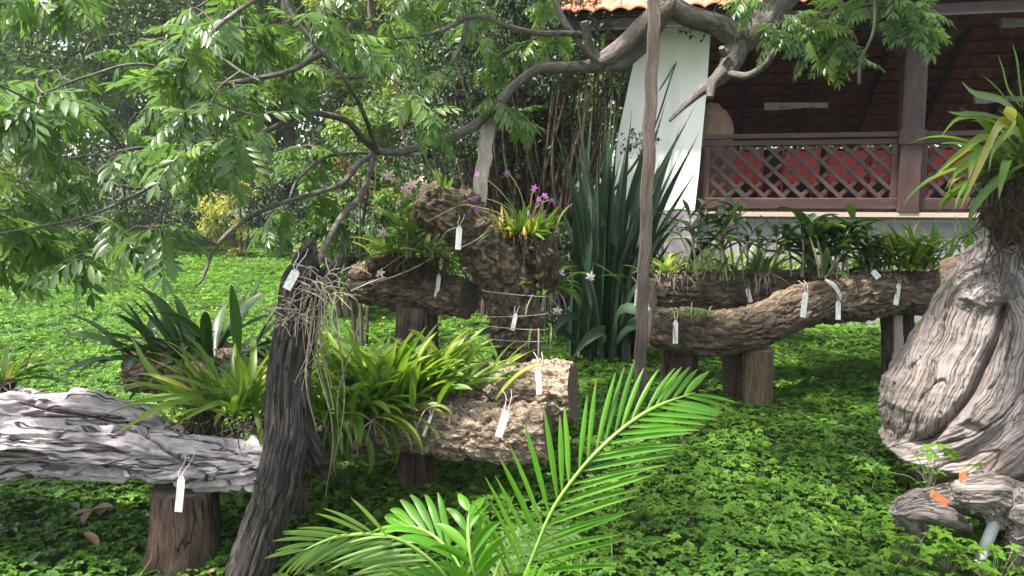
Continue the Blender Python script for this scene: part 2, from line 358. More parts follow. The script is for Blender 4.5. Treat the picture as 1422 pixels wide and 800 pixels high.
nt.links.new(mixc(nt, mathn(nt, 'MULTIPLY', ink, .55), ramp(nt, gr, [(.35, (.52, .50, .45)), (.6, (.74, .73, .71))]), (.2, .2, .22)), p.inputs['Base Color']); p.inputs['Roughness'].default_value = .45
M['string'] = plain('pale_string', (.6, .58, .52), (.4, .38, .33), 60, .8, 0)
M['wire'] = plain('thin_wire', (.35, .34, .32), (.25, .24, .22), 60, .4, 0)
# ------------------------------------------------------------------ the ground
def gh(x, y):
    x = np.asarray(x, float); y = np.asarray(y, float)
    P = np.stack([x.ravel(), y.ravel(), 0*x.ravel()], -1)
    h = .035*perlin(P*.9)+.02*perlin(P*2.3+5)
    f = np.clip((y.ravel()-9)/20, 0, 1); h = h+f*.10*perlin(P*.3+9)-.13*np.exp(-((x.ravel()+1.15)/1.0)**2-((y.ravel()-2.8)/.75)**2)
    return h.reshape(x.shape)
def ground():
    xs = np.unique(np.concatenate([np.linspace(-400, -20, 12), np.linspace(-20, 20, 161), np.linspace(20, 400, 12)]))
    ys = np.unique(np.concatenate([np.linspace(-60, -2, 10), np.linspace(-2, 34, 181), np.linspace(34, 900, 14)]))
    X, Y = np.meshgrid(xs, ys); Z = gh(X, Y); n, m = X.shape
    i = np.arange(n-1)[:, None]*m+np.arange(m-1)[None]
    q = np.stack([i, i+1, i+m+1, i+m], -1).reshape(-1, 4)
    mt, nt, p, out = new_mat('ground_soil'); tc = nt.nodes.new('ShaderNodeTexCoord')
    n1 = noise(nt, tc.outputs['Object'], 30, 6, .7)
    col = ramp(nt, n1, [(.3, (.012, .016, .006)), (.55, (.03, .055, .012)), (.75, (.06, .05, .03))])
    nt.links.new(col, p.inputs['Base Color']); p.inputs['Roughness'].default_value = .95
    nt.links.new(bump(nt, n1, .8, .03), p.inputs['Normal'])
    mb = MB(); mb.add(np.stack([X, Y, Z], -1).reshape(-1, 3), q)
    tag(mb.build('ground', mt), kind='structure')
ground()

def leaflet(L, w, ang, up, K=2, side=1, cup=.25):
    """one leaflet as 2*K quads, folded along its midrib; used inside templates"""
    t = np.linspace(0, 1, K+1); wd = np.array([.12, 1.0, .08]) if K == 2 else np.array([.15, .85, .95, .05])
    V = []
    for k in range(K+1):
        z = up*t[k]-cup*L*t[k]**2*.6
        for s in (-1, 0, 1): V.append((s*wd[k]*w/2, L*t[k], z+abs(s)*wd[k]*w*.18))
    V = np.array(V); c, s_ = cos(ang), sin(ang)
    V = np.stack([V[:, 0]*c-V[:, 1]*s_, V[:, 0]*s_+V[:, 1]*c, V[:, 2]], -1)
    q = [[3*k+i, 3*k+i+1, 3*k+i+4, 3*k+i+3] for k in range(K) for i in (0, 1)]
    return V, np.array(q)
def clover_template(K=2, simple=False):
    V = []; Q = []; n = 0
    for a in (radians(35), radians(-35), radians(125), radians(-125)):
        if simple:
            v = np.array([(0, .1, 0), (.42, .62, .04), (0, 1.1, -.12), (-.42, .62, .04)])
            c, s_ = cos(a), sin(a); v = np.stack([v[:, 0]*c-v[:, 1]*s_, v[:, 0]*s_+v[:, 1]*c, v[:, 2]], -1); q = np.array([[0, 1, 2, 3]])
        else: v, q = leaflet(1.15, .80, a, .1, K=K)
        V.append(v); Q.append(q+n); n += len(v)
    return np.vstack(V), np.vstack(Q)
LT_ = np.array([(0, 0, 0), (.5, .6, .1), (0, 1.1, .1), (-.5, .6, .1)])
def groundcover():
    mb = MB()
    for (y0, y1, dens, sc, simple) in ((2.0, 4.6, 1500, .023, 3), (4.6, 8.5, 1250, .025, 2), (8.5, 14, 680, .033, 1), (14, 34, 190, .060, 1)):
        hw = .70*y1+1.6; N = int(dens*(y1-y0)*hw*2)
        y = rng.uniform(y0, y1, N); x = rng.uniform(-hw, hw, N); k = np.abs(x) < .70*y+1.4; x = x[k]; y = y[k]
        P = np.stack([x, y, 0*x], -1)
        den = fbm(P*1.6+3, 3); k = den > -1.35+rng.uniform(-.2, .2, len(x)); x, y, P, den = x[k], y[k], P[k], den[k]
        # trodden thin spots and the house plinth are left out
        k = ~((y > 9.45-.222*(x-2.27)) & (x > .9)); x, y, P, den = x[k], y[k], P[k], den[k]
        N = len(x); hump = .06+.03*perlin(P*3.1+2)+.018*perlin(P*7+4)
        z = gh(x, y)+np.clip(hump, .01, .2)*rng.uniform(.35, 1.15, N)**.6+.01
        tv, tq = clover_template(simple, simple == 1); tilt = rng.normal(0, .42, N); R = rotz(rng.uniform(0, 2*pi, N))@rotx(tilt)@rotz(rng.uniform(0, 2*pi, N))
        val = np.clip(.42+.30*rng.normal(size=N)*.6+.22*perlin(P*1.2+8), 0, 1)
        scatter(mb, tv, tq, np.stack([x, y, z], -1), R, sc*rng.uniform(.6, 1.3, N), val)
        if simple != 1:   # thin upright stems under the nearer leaves
            k = rng.random(N) < .35; n = k.sum(); xs, ys, zs = x[k], y[k], z[k]
            tv = np.array([(-.05, 0, 0), (.05, 0, 0), (.04, 0, 1), (-.04, 0, 1)]); hh = zs-gh(xs, ys)
            scatter(mb, tv, [[0, 1, 2, 3]], np.stack([xs, ys, gh(xs, ys)-.005], -1), rotz(rng.uniform(0, 6, n))@rotx(rng.normal(0, .2, n)), hh, .3)
    tag(mb.build('ground_cover', M['clover'], smooth=False), 'low carpet of small four-leaflet ground cover spreading over the lawn', kind='stuff')
    # fine grass blades poking through
    mg = MB(); N = 1500
    y = rng.uniform(2.4, 9, N); x = rng.uniform(-1, 1, N)*(.7*y+.6); k = ~((y > 9.4-.222*(x-2.27)) & (x > .9)); x, y = x[k], y[k]
    for a, b in zip(x, y):
        blade(mg, (a, b, float(gh(a, b))), random.uniform(0, 6.3), random.uniform(.9, 1.5), random.uniform(.08, .22), random.uniform(.003, .007), random.uniform(.3, 1.6), random.random(), K=5, prof='grass')
    mw = MB(); N = 420      # broader round-leaved weeds mixed in
    y = rng.uniform(2.3, 9, N); x = rng.uniform(-1, 1, N)*(.7*y+.6); k = ~((y > 9.1-.222*(x-2.27)) & (x > .9)); x, y = x[k], y[k]
    for a, b in zip(x, y):
        for j in range(3): blade(mw, (a, b, float(gh(a, b))+rng.uniform(.03, .07)), rng.uniform(0, 6.3), rng.uniform(.1, .7), rng.uniform(.04, .08), rng.uniform(.02, .04), .7, rng.uniform(.1, .6), 4, .2, prof='broad')
    tag(mw.build('weeds', M['canopy_leaf']), 'scattered broad-leaved weeds growing among the ground cover', kind='stuff')
    ml = MB(); N = 130; y = rng.uniform(2.3, 12, N); x = rng.uniform(-1, 1, N)*(.7*y+.6); k = ~((y > 9.1-.222*(x-2.27)) & (x > .9)); x, y = x[k], y[k]
    for a, b in zip(x, y): blade(ml, (a, b, float(gh(a, b))+rng.uniform(.06, .10)), rng.uniform(0, 6.3), rng.uniform(-.2, .4), rng.uniform(.04, .09), rng.uniform(.012, .03), rng.uniform(-.3, .9), .5, 4, .4, prof='lance')
    tag(ml.build('leaf_litter', plain('brown_leaf_litter', (.28, .18, .10), (.14, .09, .06), 9, .85, .1)), 'small brown leaf litter caught in the ground cover', kind='stuff')
    my = MB(); N = 160; y = rng.uniform(6, 20, N); x = rng.uniform(-1, .1, N)*(.7*y+.6); z = gh(x, y)+.12; scatter(my, LT_, [[0, 1, 2, 3]], np.repeat(np.stack([x, y, z], -1), 3, 0), rotz(rng.uniform(0, 6.3, 3*N))@rotx(rng.normal(.4, .3, 3*N)), .022, .5)
    tag(my.build('lawn_flowers', plain('yellow_petal', (.7, .5, .03), (.6, .4, .02), 9, .6, 0)), 'tiny yellow pea flowers dotted over the far lawn', kind='stuff')
    tag(mg.build('grass', M['strap_mid']), 'sparse thin grass blades poking through the ground cover', kind='stuff')
groundcover()

# ------------------------------------------------------------------ the house with its veranda
def building():
    FZ = W(1100, 291, 9.45)[2]; D = 9.5
    X0 = W(978, 200, D)[0]; RA = radians(-12.5)
    def XS(px, dy=0):   # distance along the turned front wall that shows at this photo column
        k = (px-711)/F_PX; s = (k*(D+dy*cos(RA))-(X0-dy*sin(RA)))/(cos(RA)-k*sin(RA)); return X0+s
    def turn(p): v = np.array(p, float)-(X0, D, 0); return np.array([v[0]*cos(RA)-v[1]*sin(RA)+X0, v[0]*sin(RA)+v[1]*cos(RA)+D, v[2]])
    XP = XS(1256)
    base = np.array([X0, D, 0]); B = thing('veranda_house', 'white house wing with red tile roof and dark wooden veranda railing', 'house', base); B.rotation_euler = (0, 0, RA)
    darkw = bark_mat('dark_red_brown_timber', [(.3, (.026, .012, .011)), (.6, (.047, .022, .020)), (.8, (.085, .045, .038))], (2, 12, 12), .25, .004, fine=(6, 60, 60), rough=.5)
    darkw.node_tree.nodes['Principled BSDF'].inputs['Specular IOR Level'].default_value = .5
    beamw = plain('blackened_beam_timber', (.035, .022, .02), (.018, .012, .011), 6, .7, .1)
    wallm = plain('white_limewash', (.87, .86, .84), (.68, .68, .66), 2.2, .85, .12, stretch=(1.6, 1, .4))
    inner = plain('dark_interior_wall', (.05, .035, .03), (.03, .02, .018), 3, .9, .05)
    # stone plinth with mortar joints
    mt, nt, p, out = new_mat('purple_grey_stone_tiles'); tc = nt.nodes.new('ShaderNodeTexCoord')
    mp = nt.nodes.new('ShaderNodeMapping'); mp.inputs['Rotation'].default_value = (pi/2, 0, 0); nt.links.new(tc.outputs['Object'], mp.inputs[0])
    br = nt.nodes.new('ShaderNodeTexBrick'); br.inputs['Scale'].default_value = 1; br.inputs['Brick Width'].default_value = .42; br.inputs['Row Height'].default_value = .2
    br.inputs['Mortar Size'].default_value = .008; br.inputs['Color1'].default_value = (.17, .15, .17, 1); br.inputs['Color2'].default_value = (.26, .23, .25, 1); br.inputs['Mortar'].default_value = (.34, .31, .30, 1)
    nt.links.new(mp.outputs[0], br.inputs[0]); n1 = noise(nt, tc.outputs['Object'], 14, 6, .6)
    nt.links.new(mixc(nt, .5, br.outputs[0], ramp(nt, n1, [(.3, (.6, .6, .6)), (.7, (1.2, 1.2, 1.2))]), 'MULTIPLY'), p.inputs['Base Color'])
    p.inputs['Roughness'].default_value = .7; nt.links.new(bump(nt, br.outputs[1], -.4, .01), p.inputs['Normal'])
    m = MB(); box(m, (X0+4.05, D+3.95, FZ/2-.05), (8.6, 7.9, FZ-.06)); m.build('plinth', mt, B, smooth=False)
    # pale cap course along the floor edge
    m = MB(); box(m, (X0+4.05, D+3.9, FZ-.05), (8.68, 8.0, .05)); m.build('floor_edge', plain('pale_sandstone_cap', (.42, .33, .27), (.33, .26, .22), 20, .7, .1), B, smooth=False)
    # tapered white wall pier left of the railing
    m = MB(); yf = D-.12; prof = [(893, 45), (889, 62), (878, 110), (859, 200), (856, 292), (968, 292), (974, 240), (985, 120), (990, 45)]
    top = [W(a, b, yf) for a, b in [(890, -12), (994, -12)]]
    pts = [top[0]]+[W(a, b, yf) for a, b in prof]+[top[1]]; n = len(pts)
    f = np.array(pts); bk = f.copy(); bk[:, 1] += .42; X = np.vstack([f, bk])
    L = [1, 2, 3, 4, 5]; tri = []; 
    c = len(X); X = np.vstack([X, f.mean(0)[None], bk.mean(0)[None]])
    for i in range(n): tri += [(c, (i+1) % n, i), (c+1, n+i, n+(i+1) % n)]
    q = [[i, (i+1) % n, n+(i+1) % n, n+i] for i in range(n)]
    m.add(X, q, tri); m.build('white_wall', wallm, B, smooth=False)
    # lower blue-grey stone foot of the pier
    m = MB(); a = W(856, 292, yf); b_ = W(968, 292, yf); box(m, ((a[0]+b_[0])/2-.02, yf+.22, a[2]/2-.004), (b_[0]-a[0]+.1, .5, a[2])); m.build('wall_foot', mt, B, smooth=False)
    # side wall running back from the pier, back and far walls of the veranda
    m = MB(); box(m, (X0-.45, D+4.4, 2.0), (.2, 8.0, 4.0)); m.build('side_wall', wallm, B, smooth=False)
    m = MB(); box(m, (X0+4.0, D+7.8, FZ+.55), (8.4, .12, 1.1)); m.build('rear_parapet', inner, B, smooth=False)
    # posts
    for px, w in ((1256, .23), (1640, .23)):
        x = XS(px); m = MB(); beam(m, (x, D, FZ-.02), (x, D, 3.62), w, w, up=(0, 1, 0)); 
        beam(m, (x, D, 2.05), (x, D, 2.20), w+.05, w+.05, up=(0, 1, 0)); m.build('post', darkw, B)
    for i in range(4):
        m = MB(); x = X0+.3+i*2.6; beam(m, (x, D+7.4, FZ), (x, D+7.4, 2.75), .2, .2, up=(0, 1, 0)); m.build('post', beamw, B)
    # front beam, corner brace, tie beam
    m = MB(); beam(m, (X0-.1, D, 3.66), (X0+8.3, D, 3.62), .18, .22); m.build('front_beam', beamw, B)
    for s in (1, -1):
        m = MB(); beam(m, (XP+.08*s, D+.02, 3.0), (XP+.75*s, D+.02, 3.56), .12, .12); m.build('brace', beamw, B)
    # railing bays
    zt = W(1100, 187, D)[2]; zb = FZ
    def rail(x0, x1, yy):
        r = MB(); beam(r, (x0, yy, zt-.03), (x1, yy, zt-.03), .13, .055); beam(r, (x0, yy, zt-.105), (x1, yy, zt-.105), .07, .06)
        R = r.build('railing', darkw, B)
        m = MB(); beam(m, (x0, yy, zb+.075), (x1, yy, zb+.075), .08, .12); m.build('bottom_rail', darkw, R)
        for x in (x0+.035, x1-.035):
            m = MB(); beam(m, (x, yy, zb+.14), (x, yy, zt-.14), .07, .07, up=(0, 1, 0)); m.build('stile', darkw, R)
        m = MB(); za, zc = zb+.13, zt-.13; H = zc-za; xa, xb = x0+.07, x1-.07; st = .204
        for sgn, off in ((1, -.012), (-1, .012)):
            k = xa-H-st
            while k < xb+H+st:
                a, b = k, k+H*1.05 if sgn > 0 else k-H*1.05   # x at the top and at the bottom
                t0, t1 = 0., 1.
                for lim, ge in ((xa, 1), (xb, 0)):
                    A = (a-lim) if ge else (lim-a); Bv = (b-lim) if ge else (lim-b)
                    if A < 0 and Bv < 0: t0 = 2
                    elif A < 0: t0 = max(t0, A/(A-Bv))
                    elif Bv < 0: t1 = min(t1, A/(A-Bv))
                if t0 < t1 and t1-t0 > .03:
                    p0 = np.array([a+(b-a)*t0, yy+off, zc-H*t0]); p1 = np.array([a+(b-a)*t1, yy+off, zc-H*t1]); beam(m, p0, p1, .022, .045, up=(0, 0, 1))
                k += st
        m.build('lattice', darkw, R)
    rail(X0, XP-.115, D); rail(XP+.115, XS(1640)-.12, D)
    # roof: two tiled slopes, seen from below inside
    def tile_sheet(name, y0, z0, y1, z1, x0, x1, mat):
        th = .22; nx = int((x1-x0)/.03); L = math.hypot(y1-y0, z1-z0); ny = int(L/.06)
        u = np.linspace(0, 1, ny+1); xs = np.linspace(x0, x1, nx+1); X, Uu = np.meshgrid(xs, u)
        wave = .045*np.abs(np.sin(X*pi/.20))**.8; s = Uu*L; stp = .03*(1-(s % .38)/.38)
        nz = (y1-y0)/L; nyv = -(z1-z0)/L
        Y = y0+(y1-y0)*Uu+nyv*(wave+stp); Z = z0+(z1-z0)*Uu+nz*(wave+stp)*np.sign(nz)
        i = np.arange(ny)[:, None]*(nx+1)+np.arange(nx)[None]; q = np.stack([i, i+1, i+nx+2, i+nx+1], -1).reshape(-1, 4)
        V = np.stack([X, Y, Z], -1).reshape(-1, 3); V2 = V.copy(); V2[:, 2] += .018
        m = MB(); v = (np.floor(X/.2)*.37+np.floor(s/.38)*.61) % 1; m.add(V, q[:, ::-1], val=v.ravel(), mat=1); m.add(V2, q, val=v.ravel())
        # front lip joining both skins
        j = np.arange(nx); m.add(np.vstack([V[:nx+1], V2[:nx+1]]), np.stack([j, j+1, j+nx+2, j+nx+1], -1)); return m.build(name, [mat, shade_tile], B)
    tm, nt, p, out = new_mat('red_clay_tile'); v = attr(nt, 'val'); tc = nt.nodes.new('ShaderNodeTexCoord'); n1 = noise(nt, tc.outputs['Object'], 7, 6, .6)
    col = ramp(nt, mathn(nt, 'ADD', mathn(nt, 'MULTIPLY', v, .4), mathn(nt, 'MULTIPLY', n1, .6)), [(.2, (.30, .075, .035)), (.5, (.50, .14, .07)), (.85, (.56, .27, .17))])
    nt.links.new(col, p.inputs['Base Color']); p.inputs['Roughness'].default_value = .75; nt.links.new(bump(nt, n1, .3, .01), p.inputs['Normal'])
    shade_tile = plain('shade_darkened_tile_underside', (.32, .09, .055), (.12, .045, .032), 5, .85, .2)  # tile colour darkened to paint in the shade under the roof
    xl = W(782, 20, 8.9)[0]; xr = X0+9.0
    YE, ZE = 8.85, W(900, 14, 8.85)[2]; YR, ZR = D+3.7, 5.0; YB, ZB = D+8.3, 2.45
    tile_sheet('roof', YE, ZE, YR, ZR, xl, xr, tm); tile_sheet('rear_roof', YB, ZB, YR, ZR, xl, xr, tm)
    m = MB(); limb(m, [(xl, YR, ZR+.02), (xr, YR, ZR+.02)], .1, 10, .3); m.build('ridge', tm, B)
    # rafters and battens
    for k in range(9):
        x = xl+.25+k*1.13
        m = MB(); beam(m, (x, YE+.06, ZE-.06), (x, YR, ZR-.07), .07, .11); m.build('rafter', beamw, B)
        m = MB(); beam(m, (x, YB-.06, ZB-.06), (x, YR, ZR-.07), .07, .11); m.build('rafter', beamw, B)
    m = MB()
    for k in range(15):
        t = (k+.5)/15
        beam(m, (xl, YB+(YR-YB)*t, ZB+(ZR-ZB)*t-.02), (xr, YB+(YR-YB)*t, ZB+(ZR-ZB)*t-.02), .045, .03)
        beam(m, (xl, YE+(YR-YE)*t, ZE+(ZR-ZE)*t-.02), (xr, YE+(YR-YE)*t, ZE+(ZR-ZE)*t-.02), .045, .03)
    m.build('battens', beamw, B)
    m = MB(); beam(m, (X0-.3, YR, ZR-.28), (xr, YR, ZR-.28), .14, .2); m.build('ridge_beam', beamw, B)
    m = MB(); beam(m, (xl+.02, YE+.06, ZE-.09), (xr, YE+.06, ZE-.09), .03, .12); m.build('fascia', beamw, B)
    for k in range(3):
        x = XP+.1+(k-1)*2.75+.05; m = MB(); beam(m, (x, D+.1, 3.74), (x, D+5.6, 3.72), .12, .16); m.build('tie_beam', beamw, B)
    # light fittings under the roof
    wm = plain('white_lamp_housing', (.55, .54, .52), (.45, .44, .43), 9, .5, 0)
    lw = (('short white tube lamp fitting under the roof above the railing', 1062, 1148, 147, 12.3), ('white tube lamp fitting under the roof at the top right corner', 1388, 1460, 31, 10.3), ('white tube lamp fitting under the roof right of the veranda post', 1352, 1420, 138, 12.3))
    for lab, a, b, y, d in lw:
        pa, pb = W(a, y, d), W(b, y-3, d); T = thing('lamp_fitting', lab, 'lamp', (pa+pb)/2, 'tube lamps under the veranda roof')
        m = MB(); box(m, (pa+pb)/2, (pb[0]-pa[0], .06, .055)); h = m.build('housing', beamw if 0 else wm, T, smooth=False)
        m = MB(); limb(m, [pa+(.22, -.02, -.045), pb+(-.22, -.02, -.045)], .016, 8, .3); m.build('tube', plain('unlit_lamp_tube', (.5, .5, .48), None, 5, .3, 0), T)
        for e, s in ((pa, 1), (pb, -1)):
            m = MB(); box(m, e+(s*.1, -.02, -.035), (.2, .07, .06)); m.build('end_cap', wm, T, smooth=False)
    # red metal folding chairs behind the lattice
    red = plain('red_painted_metal', (.55, .05, .045), (.42, .04, .035), 4, .5, .03); proto = None
    y = D+.75
    labs = ['leftmost red metal folding chair behind the lattice', 'second red folding chair from the left behind the lattice', 'third red folding chair from the left behind the lattice', 'red folding chair half hidden by the dark veranda post', 'red folding chair behind the second railing bay']
    for i, (px, lab) in enumerate(zip((1030, 1108, 1170, 1226, 1312), labs)):
        x, y_, _z = turn((XS(px, .75), D+.75, 0))
        if proto is None:
            T = thing('folding_chair', lab, 'chair', (0, 0, 0), 'red folding chairs on the veranda')
            m = MB(); nx = 8
            X, Z = np.meshgrid(np.linspace(-.2, .2, nx+1), np.linspace(.34, .72, 7)); Y = -.02-.03*(X/.2)**2+.0*Z
            ii = np.arange(6)[:, None]*(nx+1)+np.arange(nx)[None]; q = np.stack([ii, ii+1, ii+nx+2, ii+nx+1], -1).reshape(-1, 4)
            V = np.stack([X, Y, Z], -1).reshape(-1, 3); m.add(V, q); m.add(V+(0, .014, 0), q[:, ::-1]); m.build('backrest', red, T)
            m = MB(); box(m, (0, .22, .42), (.4, .38, .022)); m.build('seat', red, T, smooth=False)
            for s in (-1, 1):
                m = MB(); limb(m, [(s*.215, -.0, .80), (s*.215, .02, .4), (s*.215, .10, .0)], .012, 8, .1); m.build('leg', red, T)
                m = MB(); limb(m, [(s*.19, .05, .45), (s*.19, .25, .3), (s*.19, .42, .0)], .012, 8, .1); m.build('leg', red, T)
            m = MB(); limb(m, [(-.215, 0, .80), (-.15, 0, .835), (.15, 0, .835), (.215, 0, .80)], .012, 8, .05); m.build('back_frame', red, T)
            proto = T
        else:
            T = proto.copy(); C.collection.objects.link(T)
            for ch in list(proto.children): c = ch.copy(); C.collection.objects.link(c); c.parent = T
        T['label'] = lab; T.location = (x, y_, FZ-.022); T.rotation_euler = (0, 0, random.uniform(-.12, .12)+RA)
    # beige cloth bundle by the wall
    m = MB(); c = W(996, 175, D+.45); T = thing('cloth_bundle', 'tan canvas sack standing behind the railing beside the white wall', 'sack', (c[0], c[1], FZ-.025))
    z0 = FZ-.025
    limb(m, [(c[0]-.05, c[1], z0), (c[0]-.06, c[1], z0+.5), (c[0]-.04, c[1], z0+.95), (c[0]-.07, c[1]+.02, z0+1.2), (c[0]-.10, c[1], z0+1.30)], [.22, .25, .22, .15, .03], 40, .02, lambda G: .035*fbm(G*np.array([5, 9, 9]), 3)+.012*ridged(G*np.array([8, 14, 14])))
    m.build('canvas', plain('tan_canvas', (.30, .19, .13), (.22, .14, .10), 8, .9, .3), T)
building()

# ------------------------------------------------------------------ trees and shrubs behind the lawn
LT = np.array([(0, 0, 0), (.28, .45, .06), (0, 1.05, -.08), (-.28, .45, .06)]); LQ = [[0, 1, 2, 3]]
LT2 = np.array([(0, 0, 0), (.24, .35, .05), (0, .45, -.02), (-.24, .35, .05), (.16, .75, -.03), (0, 1.1, -.2), (-.16, .75, -.03)])
def leafcloud(mb, centers, spread, n, size, valbase, flat=.7, droop=.5, tmpl=LT):
    centers = np.asarray(centers); k = len(centers); N = n*k
    c = np.repeat(centers, n, 0); sp = np.repeat(np.broadcast_to(spread, (k,)), n)
    o = rng.normal(size=(N, 3)); o /= np.linalg.norm(o, axis=1)[:, None]; o *= rng.random(N)[:, None]**.45
    P = c+o*sp[:, None]*np.array([1, 1, flat])
    R = rotz(rng.uniform(0, 2*pi, N))@rotx(rng.normal(-droop, .5, N))@roty(rng.normal(0, .5, N))
    vb = np.repeat(np.broadcast_to(valbase, (k,)), n)
    scatter(mb, tmpl, LQ, P, R, size*rng.uniform(.6, 1.35, N), np.clip(vb+rng.normal(0, .16, N), 0, 1))
def tree(name, label, cat, x, y, H, r, n_cl, n_leaf, size, mat='far_leaf', tr=.16, low=.15, vb=.45, sq=1.0, group=None, stems=1, lean=0):
    T = thing(name, label, cat, (x, y, float(gh(x, y))), group); z0 = float(gh(x, y))
    mt_ = MB(); tips = []
    cz = H*(1+low)/2; rz = H*(1-low)/2
    cen = []
    while len(cen) < n_cl:
        o = rng.normal(size=3); o /= np.linalg.norm(o); o *= rng.random()**.3
        cen.append(np.array([x+lean+o[0]*r, y+o[1]*r*sq, z0+cz+o[2]*rz]))
    cen = np.array(cen)
    tops = []
    for s in range(stems):
        a = 2*pi*s/max(1, stems)+.3; k = 0 if stems == 1 else r*.35
        pts = [(x+cos(a)*.25*k, y+sin(a)*.25*k, z0-.1), (x+lean*.3+cos(a)*k*.6, y+sin(a)*k*.6, z0+H*.3), (x+lean*.8+cos(a)*k, y+sin(a)*k, z0+H*.62), (x+lean+cos(a)*k*1.3, y+sin(a)*k*1.3, z0+H*.9)]
        P, R = limb(mt_, pts, [tr, tr*.75, tr*.45, tr*.1], 10, .15, lambda G: tr*.15*fbm(G*np.array([2, 6, 6]), 2), seed=s); tops.append(P)
    tops = np.vstack(tops)
    for c in cen[:max(10, n_cl//2)]:
        b = tops[np.argmin(np.linalg.norm(tops-(c-(0, 0, .35*H*0+.8)), axis=1))]
        mid = (b+c)/2+rng.normal(0, .06, 3)*r; limb(mt_, [b, mid, c], [tr*.28, tr*.18, tr*.05], 5, .4, cap=False)
    mt_.build('trunk', M['trunk'], T)
    mc = MB(); val = vb+.22*rng.normal(size=n_cl)
    leafcloud(mc, cen, r*rng.uniform(.16, .34, n_cl), n_leaf, size, val)
    mc.build('crown', M[mat], T, smooth=False)
    return T
G1 = 'trees behind the far edge of the lawn'
trees = [
 ('broadleaf_tree', 'tall dark green tree at the far left edge of the lawn', -13.5, 23, 11, 4.2, 'far_leaf', .30),
 ('broadleaf_tree', 'tall tree with mid green crown behind the lawn, second from the left', -9.3, 25, 12, 3.8, 'far_leaf', .52),
 ('broadleaf_tree', 'dark dense tree rising behind the upper left branches', -6.0, 22, 11, 3.0, 'dark_leaf', .7),
 ('broadleaf_tree', 'yellow-green leafy tree above the middle of the lawn', -2.6, 21, 10, 2.6, 'yellow_leaf', .25),
 ('broadleaf_tree', 'bright green tree behind the small orange shrub', -4.2, 27, 12, 3.6, 'far_leaf', .65),
 ('broadleaf_tree', 'dark green tree rising behind the red flowering shrub', -.6, 17, 9, 2.4, 'far_leaf', .25),
 ('broadleaf_tree', 'light green tree left of the house roof', 1.2, 20, 10, 2.6, 'yellow_leaf', .15),
 ('broadleaf_tree', 'dark tree beside the tiled roof end', .4, 13.4, 7.5, 1.5, 'far_leaf', .30),
]
for nm, lab, x, y, H, r, mt_, vb in trees: tree(nm, lab, 'tree', x, y, H, r, int(46+r*14), 240, .17 if y > 20 else .12, mt_, tr=.2, low=.12, vb=vb, group=G1)
G2 = 'shrubs along the far edge of the lawn'
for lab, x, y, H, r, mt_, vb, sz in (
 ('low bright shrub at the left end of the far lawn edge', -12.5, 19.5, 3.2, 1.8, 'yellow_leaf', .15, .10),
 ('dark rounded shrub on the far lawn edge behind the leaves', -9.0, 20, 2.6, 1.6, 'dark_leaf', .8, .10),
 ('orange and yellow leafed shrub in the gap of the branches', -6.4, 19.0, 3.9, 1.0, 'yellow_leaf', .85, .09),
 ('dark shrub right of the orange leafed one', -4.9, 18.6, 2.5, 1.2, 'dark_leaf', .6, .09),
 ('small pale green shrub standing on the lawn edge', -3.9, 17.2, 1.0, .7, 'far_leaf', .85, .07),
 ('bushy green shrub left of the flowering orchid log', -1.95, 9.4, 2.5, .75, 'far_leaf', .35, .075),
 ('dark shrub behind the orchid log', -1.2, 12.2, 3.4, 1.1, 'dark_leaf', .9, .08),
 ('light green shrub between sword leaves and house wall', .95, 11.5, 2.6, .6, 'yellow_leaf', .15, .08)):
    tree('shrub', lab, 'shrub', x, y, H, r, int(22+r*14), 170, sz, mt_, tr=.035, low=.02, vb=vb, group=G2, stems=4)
# red flowers in the shrub behind the log
def red_shrub():
    T = tree('flowering_shrub', 'shrub with small dark red flower heads behind the upper orchid log', 'shrub', -1.45, 7.6, 2.15, .42, 20, 150, .06, 'far_leaf', tr=.02, low=.1, vb=.3, stems=4)
    rf = plain('red_petal', (.34, .07, .05), (.22, .05, .04), 30, .6, 0)
    for k in range(16):
        m = MB(); a, b = rng.uniform(-1, 1), rng.uniform(-1, 1); c = np.array([-1.38+a*.36, 7.15+rng.uniform(-.1, .1), 1.55+b*.3])
        N = 14; R = rotz(rng.uniform(0, 6.3, N))@rotx(rng.uniform(-1.2, 1.2, N)); scatter(m, LT, LQ, c+rng.normal(0, .012, (N, 3)), R, .022, .5); m.build('flower_head', rf, T, smooth=False)
red_shrub()
# big dark shrub with many upright stems left of the sword-leaved plant
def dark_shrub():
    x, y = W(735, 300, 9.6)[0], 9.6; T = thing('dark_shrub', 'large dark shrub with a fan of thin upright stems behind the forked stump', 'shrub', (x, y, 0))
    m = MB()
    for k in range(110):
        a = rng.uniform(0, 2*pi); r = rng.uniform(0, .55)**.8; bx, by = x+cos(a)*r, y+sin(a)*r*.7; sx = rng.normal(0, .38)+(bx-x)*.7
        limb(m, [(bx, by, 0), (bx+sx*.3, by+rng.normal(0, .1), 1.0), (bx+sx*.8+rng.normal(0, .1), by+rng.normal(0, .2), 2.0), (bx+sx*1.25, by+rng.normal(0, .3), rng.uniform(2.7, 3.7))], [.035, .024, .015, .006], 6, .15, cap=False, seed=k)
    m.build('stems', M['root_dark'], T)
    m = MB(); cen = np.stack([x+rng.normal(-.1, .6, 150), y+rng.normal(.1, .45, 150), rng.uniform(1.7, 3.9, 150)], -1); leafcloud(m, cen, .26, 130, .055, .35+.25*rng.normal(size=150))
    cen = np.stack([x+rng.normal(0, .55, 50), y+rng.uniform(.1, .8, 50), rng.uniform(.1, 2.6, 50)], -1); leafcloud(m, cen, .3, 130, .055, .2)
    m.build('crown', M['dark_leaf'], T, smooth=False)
dark_shrub()
